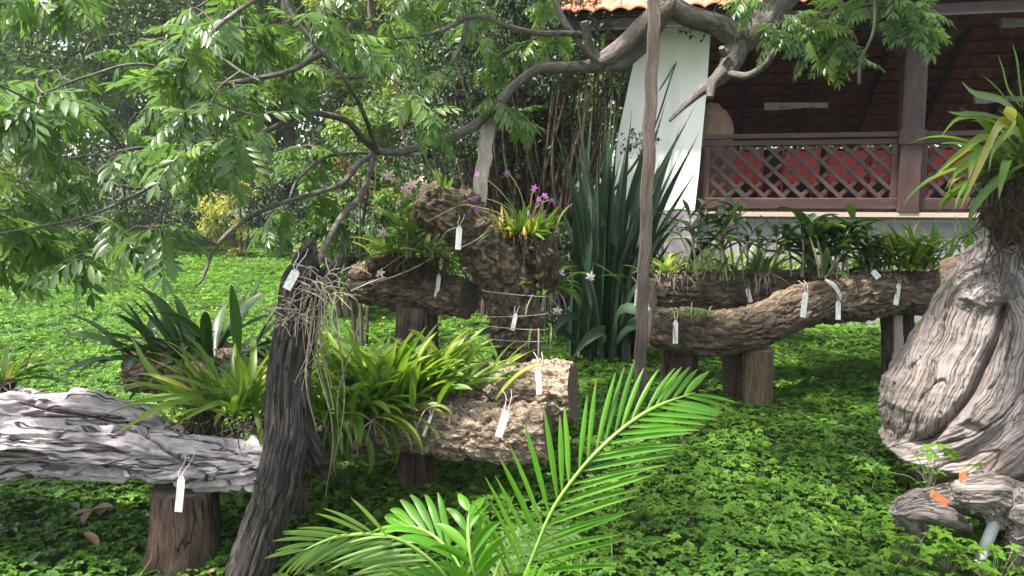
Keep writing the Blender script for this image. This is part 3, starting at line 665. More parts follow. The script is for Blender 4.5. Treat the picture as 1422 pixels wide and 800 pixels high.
def far_woods():
    m = MB(); N = 520; cx = rng.uniform(-34, 30, N); cy = 33+rng.uniform(0, 7, N)+np.abs(cx)*.05; cz = rng.uniform(0, 1, N)**.9*13*(1+.25*perlin(np.stack([cx*.12, 0*cx, 0*cx], -1)))
    leafcloud(m, np.stack([cx, cy, cz], -1), rng.uniform(1.2, 2.2, N), 130, .42, .35+.25*rng.normal(size=N))
    tag(m.build('far_woods', M['far_leaf'], smooth=False), 'mass of dark green woodland beyond the garden', kind='stuff')
far_woods()
# ------------------------------------------------------------------ logs, posts and the old stump
def Wp(l): return [W(*p) for p in l]
def fiss(P, w): return 1-np.clip(np.abs(perlin(P))/w, 0, 1)
def warp(G, a=.02, f=6): return G+np.stack([a*perlin(G*f), a*perlin(G*f+9), a*perlin(G*f+19)], -1)
def d_cork(G):     # chunky corky plates
    w = warp(G, .03, 9); return .020*fbm(G*np.array([4, 5, 5])+9, 2)-.024*fiss(w*np.array([9, 13, 13]), .15)-.011*fiss(w*np.array([21, 32, 32])+3, .2)+.014*fbm(G*np.array([22, 30, 30])+4, 3)+.012
def d_furrow(G):   # long furrows along the log
    w = warp(G, .035, 6); return .022*fbm(G*np.array([3, 4, 4])+2, 2)-.026*fiss(w*np.array([4.2, 12, 12]), .17)-.011*fiss(w*np.array([10, 27, 27])+3, .2)+.008*fbm(w*np.array([16, 36, 36]), 3)+.01
def d_gnarl(G):
    w = warp(G, .03, 9); return .024*fbm(G*np.array([4, 6, 6]), 2)-.018*fiss(w*np.array([7, 13, 13]), .17)-.010*fiss(w*np.array([18, 28, 28])+3, .2)+.012*fbm(G*np.array([26, 32, 32]), 3)+.008
def d_crag(G):
    w = warp(G, .03, 12); return .026*fbm(G*np.array([6, 8, 8]), 2)-.020*fiss(w*np.array([9, 13, 13]), .2)-.012*fiss(w*np.array([20, 26, 26])+3, .25)+.016*fbm(G*np.array([30, 34, 34]), 3)+.012
def d_weather(G):  # split layered ledges along the grain
    w = G*np.array([1.1, 5.5, 5.5])+.45*np.stack([perlin(G*3)]*3, -1)
    f = fbm(w, 4, .45)*2.1; fl = np.floor(f); t = f-fl; ter = fl+np.clip((t-.84)/.16, 0, 1)
    w2 = warp(G, .03, 5); return .030*ter-.06*fiss(w2*np.array([1.5, 5, 5])+31, .06)-.018*fiss(w2*np.array([3, 13, 13])+11, .09)-.004*fiss(w2*np.array([5, 34, 34]), .2)+.026*fbm(G*np.array([1.6, 3, 3])+6, 2)+.007*ridged(G*np.array([14, 26, 26]), 3)
def d_dead(G):
    w = warp(G, .02, 5); return -.010*fiss(w*np.array([1.5, 20, 20]), .2)-.005*fiss(w*np.array([3, 45, 45]), .25)+.016*fbm(G*np.array([3, 7, 7]), 3)+.003*fbm(G*np.array([8, 80, 80]), 2)
def d_post(G): return -.006*fiss(warp(G)*np.array([1.6, 16, 16]), .12)-.010*fiss(G*np.array([.8, 7, 7])+3, .05)+.004*fbm(G*np.array([20, 26, 26]), 2)+.006*fbm(G*np.array([2, 14, 14]), 3)+.006*fbm(G*np.array([1, 3, 3])+4, 2)
def log_thing(name, label, cat, pts, rad, disp, mats, seed, sec=(1, 1), step=.008, seg=190, cap=1, dent=.01, group='old logs planted with orchids', extra=None):
    P = Wp(pts); c = P[len(P)//2]; T = thing(name, label, cat, c, group); m = MB()
    limb(m, P, rad, seg, step, disp, sec, cap=cap, seed=seed, capdent=dent)
    if extra: extra(m)
    m.build('bark', mats, T); return T
def post_thing(label, pts, rad, mats, seed, disp=d_post, sec=(1, 1), cat='post', name='support_post', group='wooden posts holding up the logs'):
    P = Wp(pts); P[-1] = P[-1].copy(); 
    g = np.array([P[-1][0], P[-1][1], float(gh(P[-1][0], P[-1][1]))-.08]); P[-1] = g
    T = thing(name, label, cat, g, group); m = MB(); limb(m, P, rad, 64, .02, disp, sec, cap=1, seed=seed, up=(0, 1, 0), capdent=.004)
    m.build('shaft', mats, T); return T
CK = [M['cork'], M['cutwood']]; CD = [M['cork_dark'], M['cutwood']]; FU = [M['furrow'], M['cutwood']]; WE = [M['weathered'], M['deadwood']]; PW = [M['postwood'], M['cutwood']]; PP = [M['postpale'], M['cutpale']]

# left silvery log, in two riding layers, resting on the sawn stump
def left_log():
    P = Wp([(-260, 655, 3.10), (-120, 640, 3.12), (0, 630, 3.15), (120, 632, 3.18), (230, 640, 3.2), (330, 643, 3.2), (404, 646, 3.2)]); c = P[3]
    T = thing('weathered_log', 'big silvery grey weathered log lying across the left foreground', 'log', c, 'old logs planted with orchids')
    def dl(G):
        s = G[:, 0]-3.7; th = np.arctan2(G[:, 2], G[:, 1])     # hollow under the overhanging front ledge on the left
        t0 = 1.25+.18*perlin(G*np.array([5, 0, 0])+.3)+.1*perlin(G*np.array([17, 0, 0]))+.45*np.clip((s-.9)/.35, 0, 1.5); k = np.clip((th-t0)/.10, 0, 1)*np.clip((2.9-th)/1.2, 0, 1)
        return d_weather(G)-.085*k*np.clip((1.45-s)/.5, 0, 1)
    m = MB(); limb(m, P, [.165, .165, .16, .15, .135, .115, .085], 260, .007, dl, (.86, 1.05), seed=1, cap=1, capdent=.03)
    limb(m, Wp([(-260, 590, 3.36), (-100, 578, 3.36), (20, 575, 3.38), (110, 578, 3.4), (200, 590, 3.4), (280, 615, 3.38)]), [.13, .12, .115, .11, .10, .05], 190, .009, d_weather, (.8, 1.15), seed=2, cap=0)
    limb(m, Wp([(-100, 555, 3.5), (-20, 552, 3.5), (40, 548, 3.5), (60, 556, 3.48)]), [.06, .055, .04, .01], 90, .01, d_weather, (.7, 1.3), seed=3, cap=0)
    # knot sticking out near the right end
    limb(m, Wp([(352, 668, 3.12), (356, 668, 3.06)]), [.012, .010], 20, .01, d_dead, cap=1, seed=5)
    m.build('bark', WE, T)
left_log()
post_thing('thick dark sawn stump under the silvery left log', [(256, 675, 3.24), (257, 740, 3.24), (252, 860, 3.24)], [.135, .145, .16], [M['postwood'], M['cutwood']], 4, d_dead)
post_thing('round post far left under the silvery log, outside the picture edge', [(-160, 640, 3.14), (-160, 700, 3.14), (-160, 800, 3.14)], [.1, .1, .11], [M['postwood'], M['cutwood']], 5)
# dead leaning post with jagged forked top
def dead_post():
    g = W(338, 815, 3.2); base = np.array([g[0]-.02, 3.2, float(gh(g[0], 3.2))-.06])
    T = thing('leaning_dead_trunk', 'dark dead trunk with a jagged split top leaning beside the silvery log', 'dead trunk', base)
    m = MB()
    limb(m, [base]+Wp([(350, 790, 3.16), (378, 700, 3.14), (400, 600, 3.13), (402, 520, 3.14), (412, 450, 3.16), (420, 385, 3.18), (432, 332, 3.2)]), [.12, .118, .105, .098, .10, .10, .085, .02], 150, .010, d_dead, (1, .85), up=(0, 1, 0), seed=1, cap=0)
    limb(m, Wp([(408, 480, 3.17), (425, 430, 3.2), (450, 392, 3.22), (478, 356, 3.24)]), [.06, .075, .065, .02], 90, .010, d_dead, (1, .8), up=(0, 1, 0), seed=2, cap=0)
    limb(m, Wp([(398, 440, 3.12), (402, 410, 3.12), (414, 366, 3.14), (438, 330, 3.15)]), [.04, .045, .04, .008], 50, .012, d_dead, (1, .6), up=(0, 1, 0), seed=3, cap=0)
    limb(m, Wp([(430, 440, 3.2), (420, 500, 3.2), (416, 580, 3.2), (440, 640, 3.24)]), [.04, .05, .055, .05], 60, .012, d_dead, (1, .9), up=(0, 1, 0), seed=8, cap=0)
    k = W(371, 757, 3.07); limb(m, [k+(0, .1, 0), k+(0, .02, 0), k+(-.002, -.015, -.002)], [.045, .034, .014], 40, .008, lambda G: .006*ridged(G*70, 2), seed=6, cap=0)
    m.build('wood', [M['deadwood'], M['cutwood']], T)
dead_post()
log_thing('bark_log', 'rough brown log behind the silvery one under the dark broad-leaved clump', 'log', [(176, 515, 4.15), (240, 512, 4.2), (330, 520, 4.2), (420, 545, 4.15)], [.12, .14, .14, .13], d_gnarl, CK, 11)
post_thing('short post under the rough brown log behind the silvery one', [(280, 540, 4.18), (280, 590, 4.18), (280, 650, 4.18)], [.09, .09, .1], PW, 12)
# the two corky logs in the middle
log_thing('bark_log', 'front corky tan log in the middle with a tag on its cut end', 'log', [(432, 590, 3.90), (520, 590, 3.86), (600, 593, 3.82), (690, 600, 3.75), (761, 598, 3.70)], [.10, .12, .13, .128, .12], d_cork, CK, 21)
log_thing('bark_log', 'rear corky log in the middle with its sawn end facing right', 'log', [(480, 572, 4.24), (580, 560, 4.18), (680, 550, 4.12), (745, 546, 4.06), (797, 545, 4.01)], [.12, .14, .155, .155, .145], d_cork, CK, 22)
post_thing('dark square-topped post under the corky logs in the middle', [(578, 610, 3.95), (577, 660, 3.95), (574, 730, 3.95)], [.105, .105, .11], PW, 23, sec=(1, .9))
log_thing('bark_log', 'small dark log stub poking out behind the leaning dead trunk', 'log', [(405, 636, 3.62), (440, 640, 3.62), (462, 642, 3.62)], [.05, .055, .05], d_gnarl, CD, 24, seg=60)
post_thing('thin stake hidden behind the leaning dead trunk', [(415, 640, 3.62), (415, 680, 3.62), (415, 740, 3.62)], [.04, .04, .045], PW, 25)
# the upper log on its round post
def upper():
    T = log_thing('bark_log', 'short thick dark log with an angled sawn end on the round post', 'log', [(492, 392, 5.02), (540, 398, 4.95), (600, 406, 4.82), (634, 411, 4.73), (652, 414, 4.68)], [.115, .14, .128, .115, .112], d_gnarl, [M['cork_dark'], M['cutwood']], 31, dent=.006)
    m = MB(); limb(m, Wp([(510, 372, 4.8), (540, 366, 4.82), (575, 372, 4.85), (610, 385, 4.85)]), [.05, .07, .07, .03], 60, .012, lambda G: .03*fbm(G*20, 3), seed=32); m.build('root_mat', M['root_dark'], T)
upper()
post_thing('smooth round brown post under the upper dark log', [(579, 425, 4.84), (579, 470, 4.84), (579, 600, 4.84)], [.125, .13, .14], PW, 33)
# forked stump
def forked():
    b = W(716, 560, 4.6); base = np.array([b[0], 4.6, -.06])
    T = thing('forked_stump', 'rough barked forked stump standing upright in the middle, wrapped with wire', 'stump', base)
    m = MB()
    limb(m, [base]+Wp([(722, 560, 4.6), (718, 500, 4.6), (712, 430, 4.58), (698, 375, 4.56), (668, 335, 4.54), (628, 300, 4.5), (592, 284, 4.47), (578, 278, 4.46)]), [.2, .135, .125, .13, .15, .145, .125, .11, .06], 200, .008, d_crag, up=(0, 1, 0), seed=1, cap=0)
    limb(m, Wp([(664, 345, 4.6), (652, 310, 4.6), (644, 280, 4.6), (640, 258, 4.6)]), [.12, .10, .085, .04], 130, .009, d_crag, up=(0, 1, 0), seed=2, cap=0)
    limb(m, Wp([(708, 430, 4.62), (728, 380, 4.64), (738, 345, 4.64), (742, 312, 4.64)]), [.11, .095, .07, .03], 120, .009, d_crag, up=(0, 1, 0), seed=3, cap=0)
    m.build('bark', M['cork_dark'], T)
    m = MB(); limb(m, Wp([(758, 405, 4.52), (758, 375, 4.5), (750, 345, 4.5), (740, 326, 4.5)]), [.03, .075, .085, .04], 70, .012, lambda G: .04*fbm(G*18, 3), cap=0, up=(0, 1, 0)); m.build('root_ball', M['root_dark'], T)
    for k, (ya, yb, bow) in enumerate(((452, 458, .0), (440, 436, .01), (404, 412, 0), (470, 474, 0))):
        m = MB(); a = W(672, ya, 4.42); c = W(758, yb, 4.42); mid = (a+c)/2; mid[1] = 4.38
        limb(m, [a+(0, .1, 0), a, mid, c, c+(0, .12, 0)], .0022, 5, .04, cap=False); m.build('wire', M['wire'], T)
    for pts in ([(592, 308, 4.34), (612, 298, 4.32), (640, 285, 4.36), (662, 287, 4.4)], [(614, 330, 4.34), (622, 320, 4.33), (640, 315, 4.33)], [(638, 345, 4.34), (660, 334, 4.36), (676, 322, 4.4)]):
        m = MB(); limb(m, Wp(pts), .003, 5, .03, cap=False); m.build('wire', M['root'], T)
forked()
# right hand logs
log_thing('bark_log', 'curved furrowed log in front on the right, wavy along its top edge', 'log', [(904, 452, 5.45), (950, 457, 5.45), (1010, 462, 5.5), (1060, 450, 5.6), (1110, 428, 5.75), (1170, 415, 5.9), (1240, 409, 6.05), (1300, 408, 6.15)], [.12, .15, .15, .145, .155, .165, .17, .165], d_furrow, FU, 41, step=.013, seg=170)
log_thing('bark_log', 'straight mossy log lying behind the curved one on the right', 'log', [(905, 408, 6.1), (970, 405, 6.15), (1040, 408, 6.2), (1100, 405, 6.25), (1200, 400, 6.6), (1270, 396, 6.7)], [.12, .16, .165, .16, .15, .13], d_furrow, [M['cork_dark'], M['cutwood']], 42, step=.014, seg=150)
post_thing('dark thick post under the left end of the curved furrowed log', [(944, 480, 5.6), (944, 510, 5.6), (944, 570, 5.6)], [.13, .13, .135], PW, 43)
post_thing('dark half of the split stump pair under the curved log', [(1021, 486, 5.68), (1021, 520, 5.68), (1021, 570, 5.68)], [.085, .085, .09], PW, 44)
post_thing('pale smooth half of the split stump pair under the curved log', [(1053, 485, 5.56), (1053, 520, 5.56), (1051, 575, 5.56)], [.11, .105, .10], PP, 45)
post_thing('brown post under the right end of the furrowed log, behind the grey plank', [(1236, 432, 6.3), (1237, 480, 6.3), (1238, 525, 6.3)], [.075, .075, .08], PW, 46)
post_thing('dark post right of the grey plank under the furrowed log', [(1258, 432, 6.25), (1258, 480, 6.25), (1258, 525, 6.25)], [.06, .06, .065], PW, 47)
def plank(name, label, a, b, w, h, mat, n=24, wob=.012, ground_=True, grp=None):
    a, b = W(*a), W(*b)
    if ground_: b = b.copy(); b[2] = float(gh(b[0], b[1]))-.05
    T = thing(name, label, 'plank' if name == 'plank' else 'prop', b, grp); m = MB(); beam(m, a, b, w, h, up=(0, 1, 0), n=n, wob=wob); m.build('timber', mat, T); return T
plank('plank', 'narrow grey plank nailed upright against the posts under the furrowed log', (1247, 434, 6.1), (1249, 520, 6.1), .065, .03, M['greyplank'])
plank('wooden_prop', 'tall narrow weathered timber pole propping the grey tree limb', (910, -30, 5.4), (886, 575, 5.4), .078, .045, M['plank'], n=40, wob=.014, grp='timber props under the tree limb')
plank('wooden_prop', 'short pale board wedged between the forked stump and the branch above it', (680, 164, 5.0), (662, 300, 4.68), .085, .04, M['greyplank'], ground_=False, grp='timber props under the tree limb')
log_thing('cut_log', 'small log with a pale orange split end beside the old stump', 'log', [(1306, 386, 5.3), (1335, 384, 5.25), (1400, 384, 5.2)], [.1, .12, .12], d_furrow, [plain('split_orange_wood', (.62, .42, .26), (.32, .19, .11), 26, .8, .8, stretch=(1, 1, 2)), M['cutpale']], 51, seg=90)
post_thing('post hidden behind the old stump under the small split log', [(1390, 395, 5.2), (1390, 440, 5.2), (1390, 520, 5.2)], [.06, .06, .06], PW, 52)
post_thing('thin round post far behind the orchids of the right hand logs', [(1002, 290, 7.2), (1002, 340, 7.2), (1002, 470, 7.2)], [.035, .035, .04], [M['greyplank'], M['cutwood']], 53)

# the big grey stump with flowing roots
def d_flow(G):
    w = .075*perlin(G*np.array([3.0, 4, 4]))+.03*perlin(G*np.array([8, 9, 9])+5)
    H = G.copy(); H[:, 1] += w; H[:, 2] += w
    return -.018*fiss(H*np.array([1.0, 6, 6]), .07)-.006*fiss(H*np.array([1.6, 18, 18])+3, .2)-.0035*fiss(H*np.array([3, 44, 44])+3, .3)+.032*fbm(G*np.array([1.8, 3, 3])+7, 2)+.012*fbm(H*np.array([2.5, 14, 14])+2, 2)+.01
def polyd(X, Y, poly):
    d = np.full(X.shape, 1e9)
    for (x0, y0), (x1, y1) in zip(poly[:-1], poly[1:]):
        vx, vy = x1-x0, y1-y0; t = np.clip(((X-x0)*vx+(Y-y0)*vy)/(vx*vx+vy*vy), 0, 1); d = np.minimum(d, np.hypot(X-x0-vx*t, Y-y0-vy*t))
    return d
def stump_body(m):
    dl_ = 3.62; edge = [(215, 1408), (250, 1404), (300, 1402), (330, 1391), (352, 1362), (380, 1338), (400, 1322), (430, 1304), (460, 1290), (490, 1275), (520, 1255), (545, 1238), (575, 1231), (605, 1237), (622, 1243), (634, 1240), (642, 1232), (652, 1246), (670, 1268), (700, 1290), (740, 1315), (800, 1345), (860, 1360)]
    zl = np.array([W(e[1], e[0], dl_)[2] for e in edge])[::-1]; xl = np.array([W(e[1], e[0], dl_)[0] for e in edge])[::-1]
    nz, nt_ = 380, 760; zz = np.linspace(-.06, W(1400, 218, dl_)[2], nz); th = np.arange(nt_)/nt_*2*pi
    # denser columns on the side that faces the garden
    th = th+.35*np.sin(th-1.2*pi-pi/2)*-1.0
    xL = np.interp(zz, zl, xl); cx = np.interp(zz, [0, .6, 1.3, 1.75], [2.62, 2.60, 2.55, 2.52]); a = cx-xL
    bf = np.interp(zz, [-.1, .25, .5, .9, 1.2, 1.5, 1.75], [.50, .52, .50, .40, .29, .17, .13]); aR = np.interp(zz, [0, .5, 1.2, 1.75], [.62, .55, .35, .18])
    Zg, Tg = np.meshgrid(zz, th, indexing='ij'); ct, st = np.cos(Tg), np.sin(Tg); p = .86
    ex = np.sign(ct)*np.abs(ct)**p; ey = np.sign(st)*np.abs(st)**p
    A = np.where(ct < 0, a[:, None], aR[:, None]); A = A-.108*(ct < 0); X = cx[:, None]+A*ex; Y = 3.86+bf[:, None]*ey*np.where(st > 0, .9, 1)
    # where each point shows in the photograph, used only to lay out folds and grain on the wood
    def px_of(X, Y, Z):
        dz = Z-CAM_Z; yc = (dz*cos(PITCH)+Y*sin(PITCH)); f = Y*cos(PITCH)-dz*sin(PITCH); return 711+F_PX*X/f, 400-F_PX*yc/f
    U, V = px_of(X, Y, Zg); fr = np.clip(.35-st*1.6, 0, 1)
    cre = polyd(U, V, [(1394, 430), (1388, 470), (1372, 500), (1352, 545), (1322, 580), (1296, 606), (1276, 612)])
    lobe = polyd(U, V, [(1385, 360), (1345, 440), (1305, 520), (1280, 570)]); root = polyd(U, V, [(1425, 420), (1400, 500), (1376, 560), (1340, 602), (1290, 626), (1236, 642)])
    root2 = polyd(U, V, [(1500, 440), (1470, 540), (1430, 610), (1370, 655), (1300, 672)]); hole = polyd(U, V, [(1345, 590), (1356, 594)]); burl = np.hypot((U-1366)/46, (V-397)/34)
    under = np.clip((V-655-.10*(1420-U).clip(-60, 200)*0)/40, 0, 1)
    side = np.clip((cre+0)/14, 0, 1)
    D = .03*np.exp(-(lobe/55)**2)+.05*np.exp(-(root/34)**2)+.05*np.exp(-(root2/40)**2)-.03*np.exp(-(polyd(U, V, [(1440, 470), (1425, 540), (1385, 600), (1330, 640)])/8)**2)-.03*np.exp(-(polyd(U, V, [(1352, 425), (1338, 470), (1322, 505)])/7)**2)-.085*np.exp(-(cre/6.5)**2)-.02*np.exp(-(cre/24)**2)-.04*np.exp(-(hole/7)**2)-.10*under
    D = D+.045*np.exp(-burl**4)
    # grain: arcs turning round the crevice on the right, straight down the lobe on the left
    CX, CY = 1268., 470.; R = np.hypot(U-CX, V-CY); ang = np.arctan2(V-CY, U-CX); k = PX(3.45)
    left = (U < np.interp(V, [300, 430, 470, 500, 545, 580, 606, 640, 700], [1440, 1394, 1388, 1372, 1352, 1322, 1290, 1180, 1180])) & (V < 640)
    psi = np.where(left, (U+.46*V)*k, R*k*1.0); al = np.where(left, V*k, ang*.45)
    P2 = np.stack([U*k, V*k, 0*U], -1).reshape(-1, 3); wv = (.026*perlin(P2*4.5)+.010*perlin(P2*10+4)+.003*perlin(P2*24+9)).reshape(U.shape)
    psi = psi+wv+.03*fr*0; G = np.stack([al, psi, np.where(st > 0, 3.0+Y, 0)*1.0], -1).reshape(-1, 3)
    fold = .014*fbm(G*np.array([2.2, 11, 1]), 4)-.022*fiss(G*np.array([1.6, 7, 1])+31, .035)-.005*fiss(G*np.array([2.0, 27, 1])+3, .14)-.0045*fiss(G*np.array([4, 52, 1])+8, .25)-.003*fiss(G*np.array([7, 95, 1])+8, .35)+.004*fbm(P2*30, 3)
    rough = .016*ridged(np.stack([X, Y, Zg], -1).reshape(-1, 3)*22, 3)+.008*fbm(np.stack([X, Y, Zg], -1).reshape(-1, 3)*60, 2)
    inb = np.clip((1.0-burl+.35*perlin(P2*14).reshape(U.shape))/.35, 0, 1).ravel(); big = .03*fbm(np.stack([X, Y, Zg], -1).reshape(-1, 3)*3.2+7, 2)
    D = (D*fr).ravel()+fold*(1-inb)+rough*inb+big*.8
    N = np.stack([ct/np.maximum(A, .1), st/np.maximum(bf[:, None], .1), 0*ct+.15], -1); N /= np.linalg.norm(N, axis=-1)[..., None]
    X3 = np.stack([X, Y, Zg], -1).reshape(-1, 3)+N.reshape(-1, 3)*D[:, None]
    i = np.arange(nz-1)[:, None]*nt_; j = np.arange(nt_)[None]; j2 = (j+1) % nt_
    m.add(X3, np.stack([i+j, i+j2, i+nt_+j2, i+nt_+j], -1).reshape(-1, 4), grain=G*np.array([1, 1, 1])+np.stack([0*inb, 0*inb, inb*X3[:, 2]*.5], -1))
    top = X3[-nt_:]; c = top.mean(0); m.add(np.vstack([top, c[None]+(0, 0, .02)]), None, [(a_, (a_+1) % nt_, nt_) for a_ in range(nt_)])
def old_stump():
    base = np.array([2.6, 3.86, 0.])
    T = thing('old_stump', 'huge grey swirled old tree stump at the right edge', 'stump', base)
    m = MB(); S = (1, .8)
    def L(p, r, sd, seg=170, step=.008, disp=d_flow, sec=S, cap=0): limb(m, Wp(p), r, seg, step, disp, sec, up=(1, 0, 0), seed=sd, cap=cap)
    stump_body(m)
    L([(1450, 700, 3.45), (1400, 695, 3.3), (1350, 690, 3.18), (1300, 693, 3.12), (1262, 698, 3.12), (1242, 716, 3.2)], [.12, .10, .08, .066, .05, .008], 6, 150, disp=lambda G: d_flow(G)+.014*ridged(G*np.array([7, 12, 12]), 3))
    L([(1246, 726, 3.16), (1275, 712, 3.08), (1310, 716, 3.06), (1345, 735, 3.1)], [.012, .035, .04, .015], 12, 70, disp=lambda G: .014*ridged(G*np.array([12, 20, 20]), 3))
    L([(1258, 700, 3.12), (1276, 740, 3.14), (1272, 768, 3.18)], [.05, .034, .012], 7, 60)
    kn = lambda G: .02*ridged(G*np.array([14, 14, 14]), 3)+.012*fbm(G*40, 2)
    L([(1330, 690, 3.02), (1352, 684, 2.96), (1376, 690, 2.98), (1382, 730, 3.0)], [.01, .07, .075, .01], 9, 130, .006, lambda G: .03*ridged(G*np.array([8, 12, 12]), 3)-.02*fiss(G*np.array([6, 11, 11]), .12)+.010*fbm(G*34, 3))
    L([(1400, 715, 2.9), (1425, 712, 2.9), (1450, 730, 2.95), (1455, 820, 3.0)], [.01, .09, .13, .13], 10, 150, .008, lambda G: -.03*fiss(G*np.array([5, 7, 7]), .15)+.03*ridged(G*np.array([8, 10, 10]), 3)+.006*fbm(G*40, 2))
    m.build('bark', M['stump'], T)
    m = MB()
    for k in range(260):     # mass of dead roots round the plant on top
        a = W(1400+rng.uniform(-28, 40), 225+rng.uniform(-30, 110), 3.45+rng.uniform(-.12, .2)); d = rng.normal(size=3)*[.06, .05, .05]+(0, 0, -.08)
        limb(m, [a, a+d*.5+rng.normal(0, .02, 3), a+d], .0028, 4, .03, cap=False)
    limb(m, Wp([(1408, 330, 3.55), (1412, 280, 3.5), (1418, 235, 3.48)]), [.09, .12, .07], 70, .012, lambda G: .04*fbm(G*16, 3), seed=3)
    m.build('root_mass', M['root_dark'], T)
old_stump()
def misc():
    T = thing('pipe', 'pale grey plastic pipe sticking up beside the lowest stump root', 'pipe', W(1352, 810, 2.95)); m = MB()
    limb(m, Wp([(1335, 850, 2.95), (1352, 800, 2.95), (1392, 700, 3.0)]), .022, 20, .05, cap=None); m.build('tube', plain('pale_grey_plastic', (.32, .36, .36), (.24, .27, .27), 12, .5, 0), T)
    tile = plain('orange_clay', (.55, .20, .08), (.42, .13, .05), 30, .8, .2)
    for lab, px, py, d, s, rz in (('longer orange clay shard lying on the low root of the old stump', 1302, 692, 2.98, (.085, .012, .03), -.5), ('small orange clay shard on the wood above the longer shard', 1337, 662, 2.94, (.03, .012, .04), .3)):
        c = W(px, py, d); m = MB(); a = rz; R = np.array([[cos(a), 0, -sin(a)], [0, 1, 0], [sin(a), 0, cos(a)]]); box(m, (0, 0, 0), s, R); v = m.v[0]; v[:, 0] *= 1-.35*(v[:, 2] > 0)
        o = m.build('tile_shard', tile, smooth=False); o.location = c; tag(o, lab, 'tile shard', 'broken clay shards on the stump roots')
    dl = plain('dead_brown_leaf', (.30, .19, .12), (.2, .12, .08), 12, .8, .2)
    for k, (px, py, lab) in enumerate(((128, 708, 'curled brown dead leaf lying on the green carpet under the silvery log'), (150, 700, 'smaller brown dead leaf touching the curled one under the silvery log'), (116, 740, 'flat pale dead leaf just below the two brown ones'), (205, 655, 'thin dry leaf right beneath the silvery log'))):
        d = CAM_Z*F_PX/(py-270)*1.0; d = 1.39*F_PX/(py-270); c = W(px, py, d); m = MB()
        for j in range(3 if k == 0 else 1): blade(m, (0, 0, 0), 3.5+j*1.3, .2, .11, .045, .5, .5, 6, .4, prof='broad')
        o = m.build('fallen_leaf', dl); o.location = c; o.rotation_euler = (.2, -.25, k*1.1); tag(o, lab, 'dead leaf', 'dead leaves lying under the left log')
misc()
# ------------------------------------------------------------------ orchids and other plants
OG = 'orchids tied onto the logs and stumps'
def strap_plant(label, px, py, d, n, L, w, mat='strap_mid', el=(.5, 1.45), droop=(.6, 1.6), spread=(.06, .04), val=(.2, .7), prof='strap', az=None, bulbs=0, roots=0, canes=0, name='orchid_plant', cat='orchid', group=OG, fold=.25, K=9, yellow=.06, finish=True, caneH=.3, pend=0):
    c = W(px, py, d); T = thing(name, label, cat, c, group); m = MB()
    for k in range(n):
        b = c+np.array([rng.normal(0, spread[0]), rng.normal(0, spread[1]), rng.uniform(-.015, .01)])
        a = rng.uniform(0, 2*pi) if az is None else rng.normal(az[0], az[1])
        if az is None:    # lean outwards from the clump
            a = math.atan2(b[1]-c[1]+rng.normal(0, spread[1]), b[0]-c[0]+rng.normal(0, spread[0]*.8))
        v = rng.uniform(*val); v = .95 if rng.random() < yellow else v
        blade(m, b, a, rng.uniform(*el), L*rng.uniform(.6, 1.15), w*rng.uniform(.75, 1.2), rng.uniform(*droop), v, K, fold, rng.normal(0, .35), prof, curl=rng.normal(0, .2))
    m.build('leaves', M[mat], T)
    if bulbs:
        m = MB()
        for k in range(bulbs):
            b = c+np.array([rng.normal(0, spread[0]*.9), rng.normal(0, spread[1]), rng.uniform(-.04, .03)]); t = b+np.array([rng.normal(0, .015), rng.normal(0, .01), rng.uniform(.05, .09)])
            limb(m, [b, (b+t)/2, t], [.006, .011, .005], 10, .01, cap=None)
        m.build('pseudobulbs', M['bulb'], T)
    if canes:
        m = MB(); ml = MB()
        for k in range(canes):
            b = c+np.array([rng.normal(0, spread[0]), rng.normal(0, spread[1]), -.02]); h = caneH*rng.uniform(.6, 1.1); lx = rng.normal(0, .28)*h
            P, R = limb(m, [b, b+(lx*.3, rng.normal(0, .02), h*.4), b+(lx*.9, rng.normal(0, .03), h)], [.006, .009, .005], 8, .03, lambda G: .0015*np.sign(np.sin(G[:, 0]*120)), cap=None)
            for j in range(6):
                q = P[-1-min(len(P)-1, j)]; blade(ml, q, rng.uniform(0, 6.3), rng.uniform(.1, 1.1), L*rng.uniform(.5, .8), w*1.2, rng.uniform(.4, 1.2), rng.uniform(*val), 7, .3, prof='lance')
        m.build('canes', M['cane'], T); ml.build('cane_leaves', M[mat], T)
    if roots:
        m = MB()
        for k in range(roots//2):
            b = c+np.array([rng.normal(0, spread[0]*1.2), rng.normal(0, spread[1])-.02, -.01]); g = rng.normal(0, .03, 3)
            limb(m, [b, b+(g[0], -.04+g[1], -.03+g[2]*.5), b+(g[0]*2, -.05+g[1], -.09-abs(g[2])*2)], [.003, .0025, .0015], 5, .02, cap=False)
        m.build('roots', M['root_dark'] if roots > 50 else M['root'], T)
    return T, c
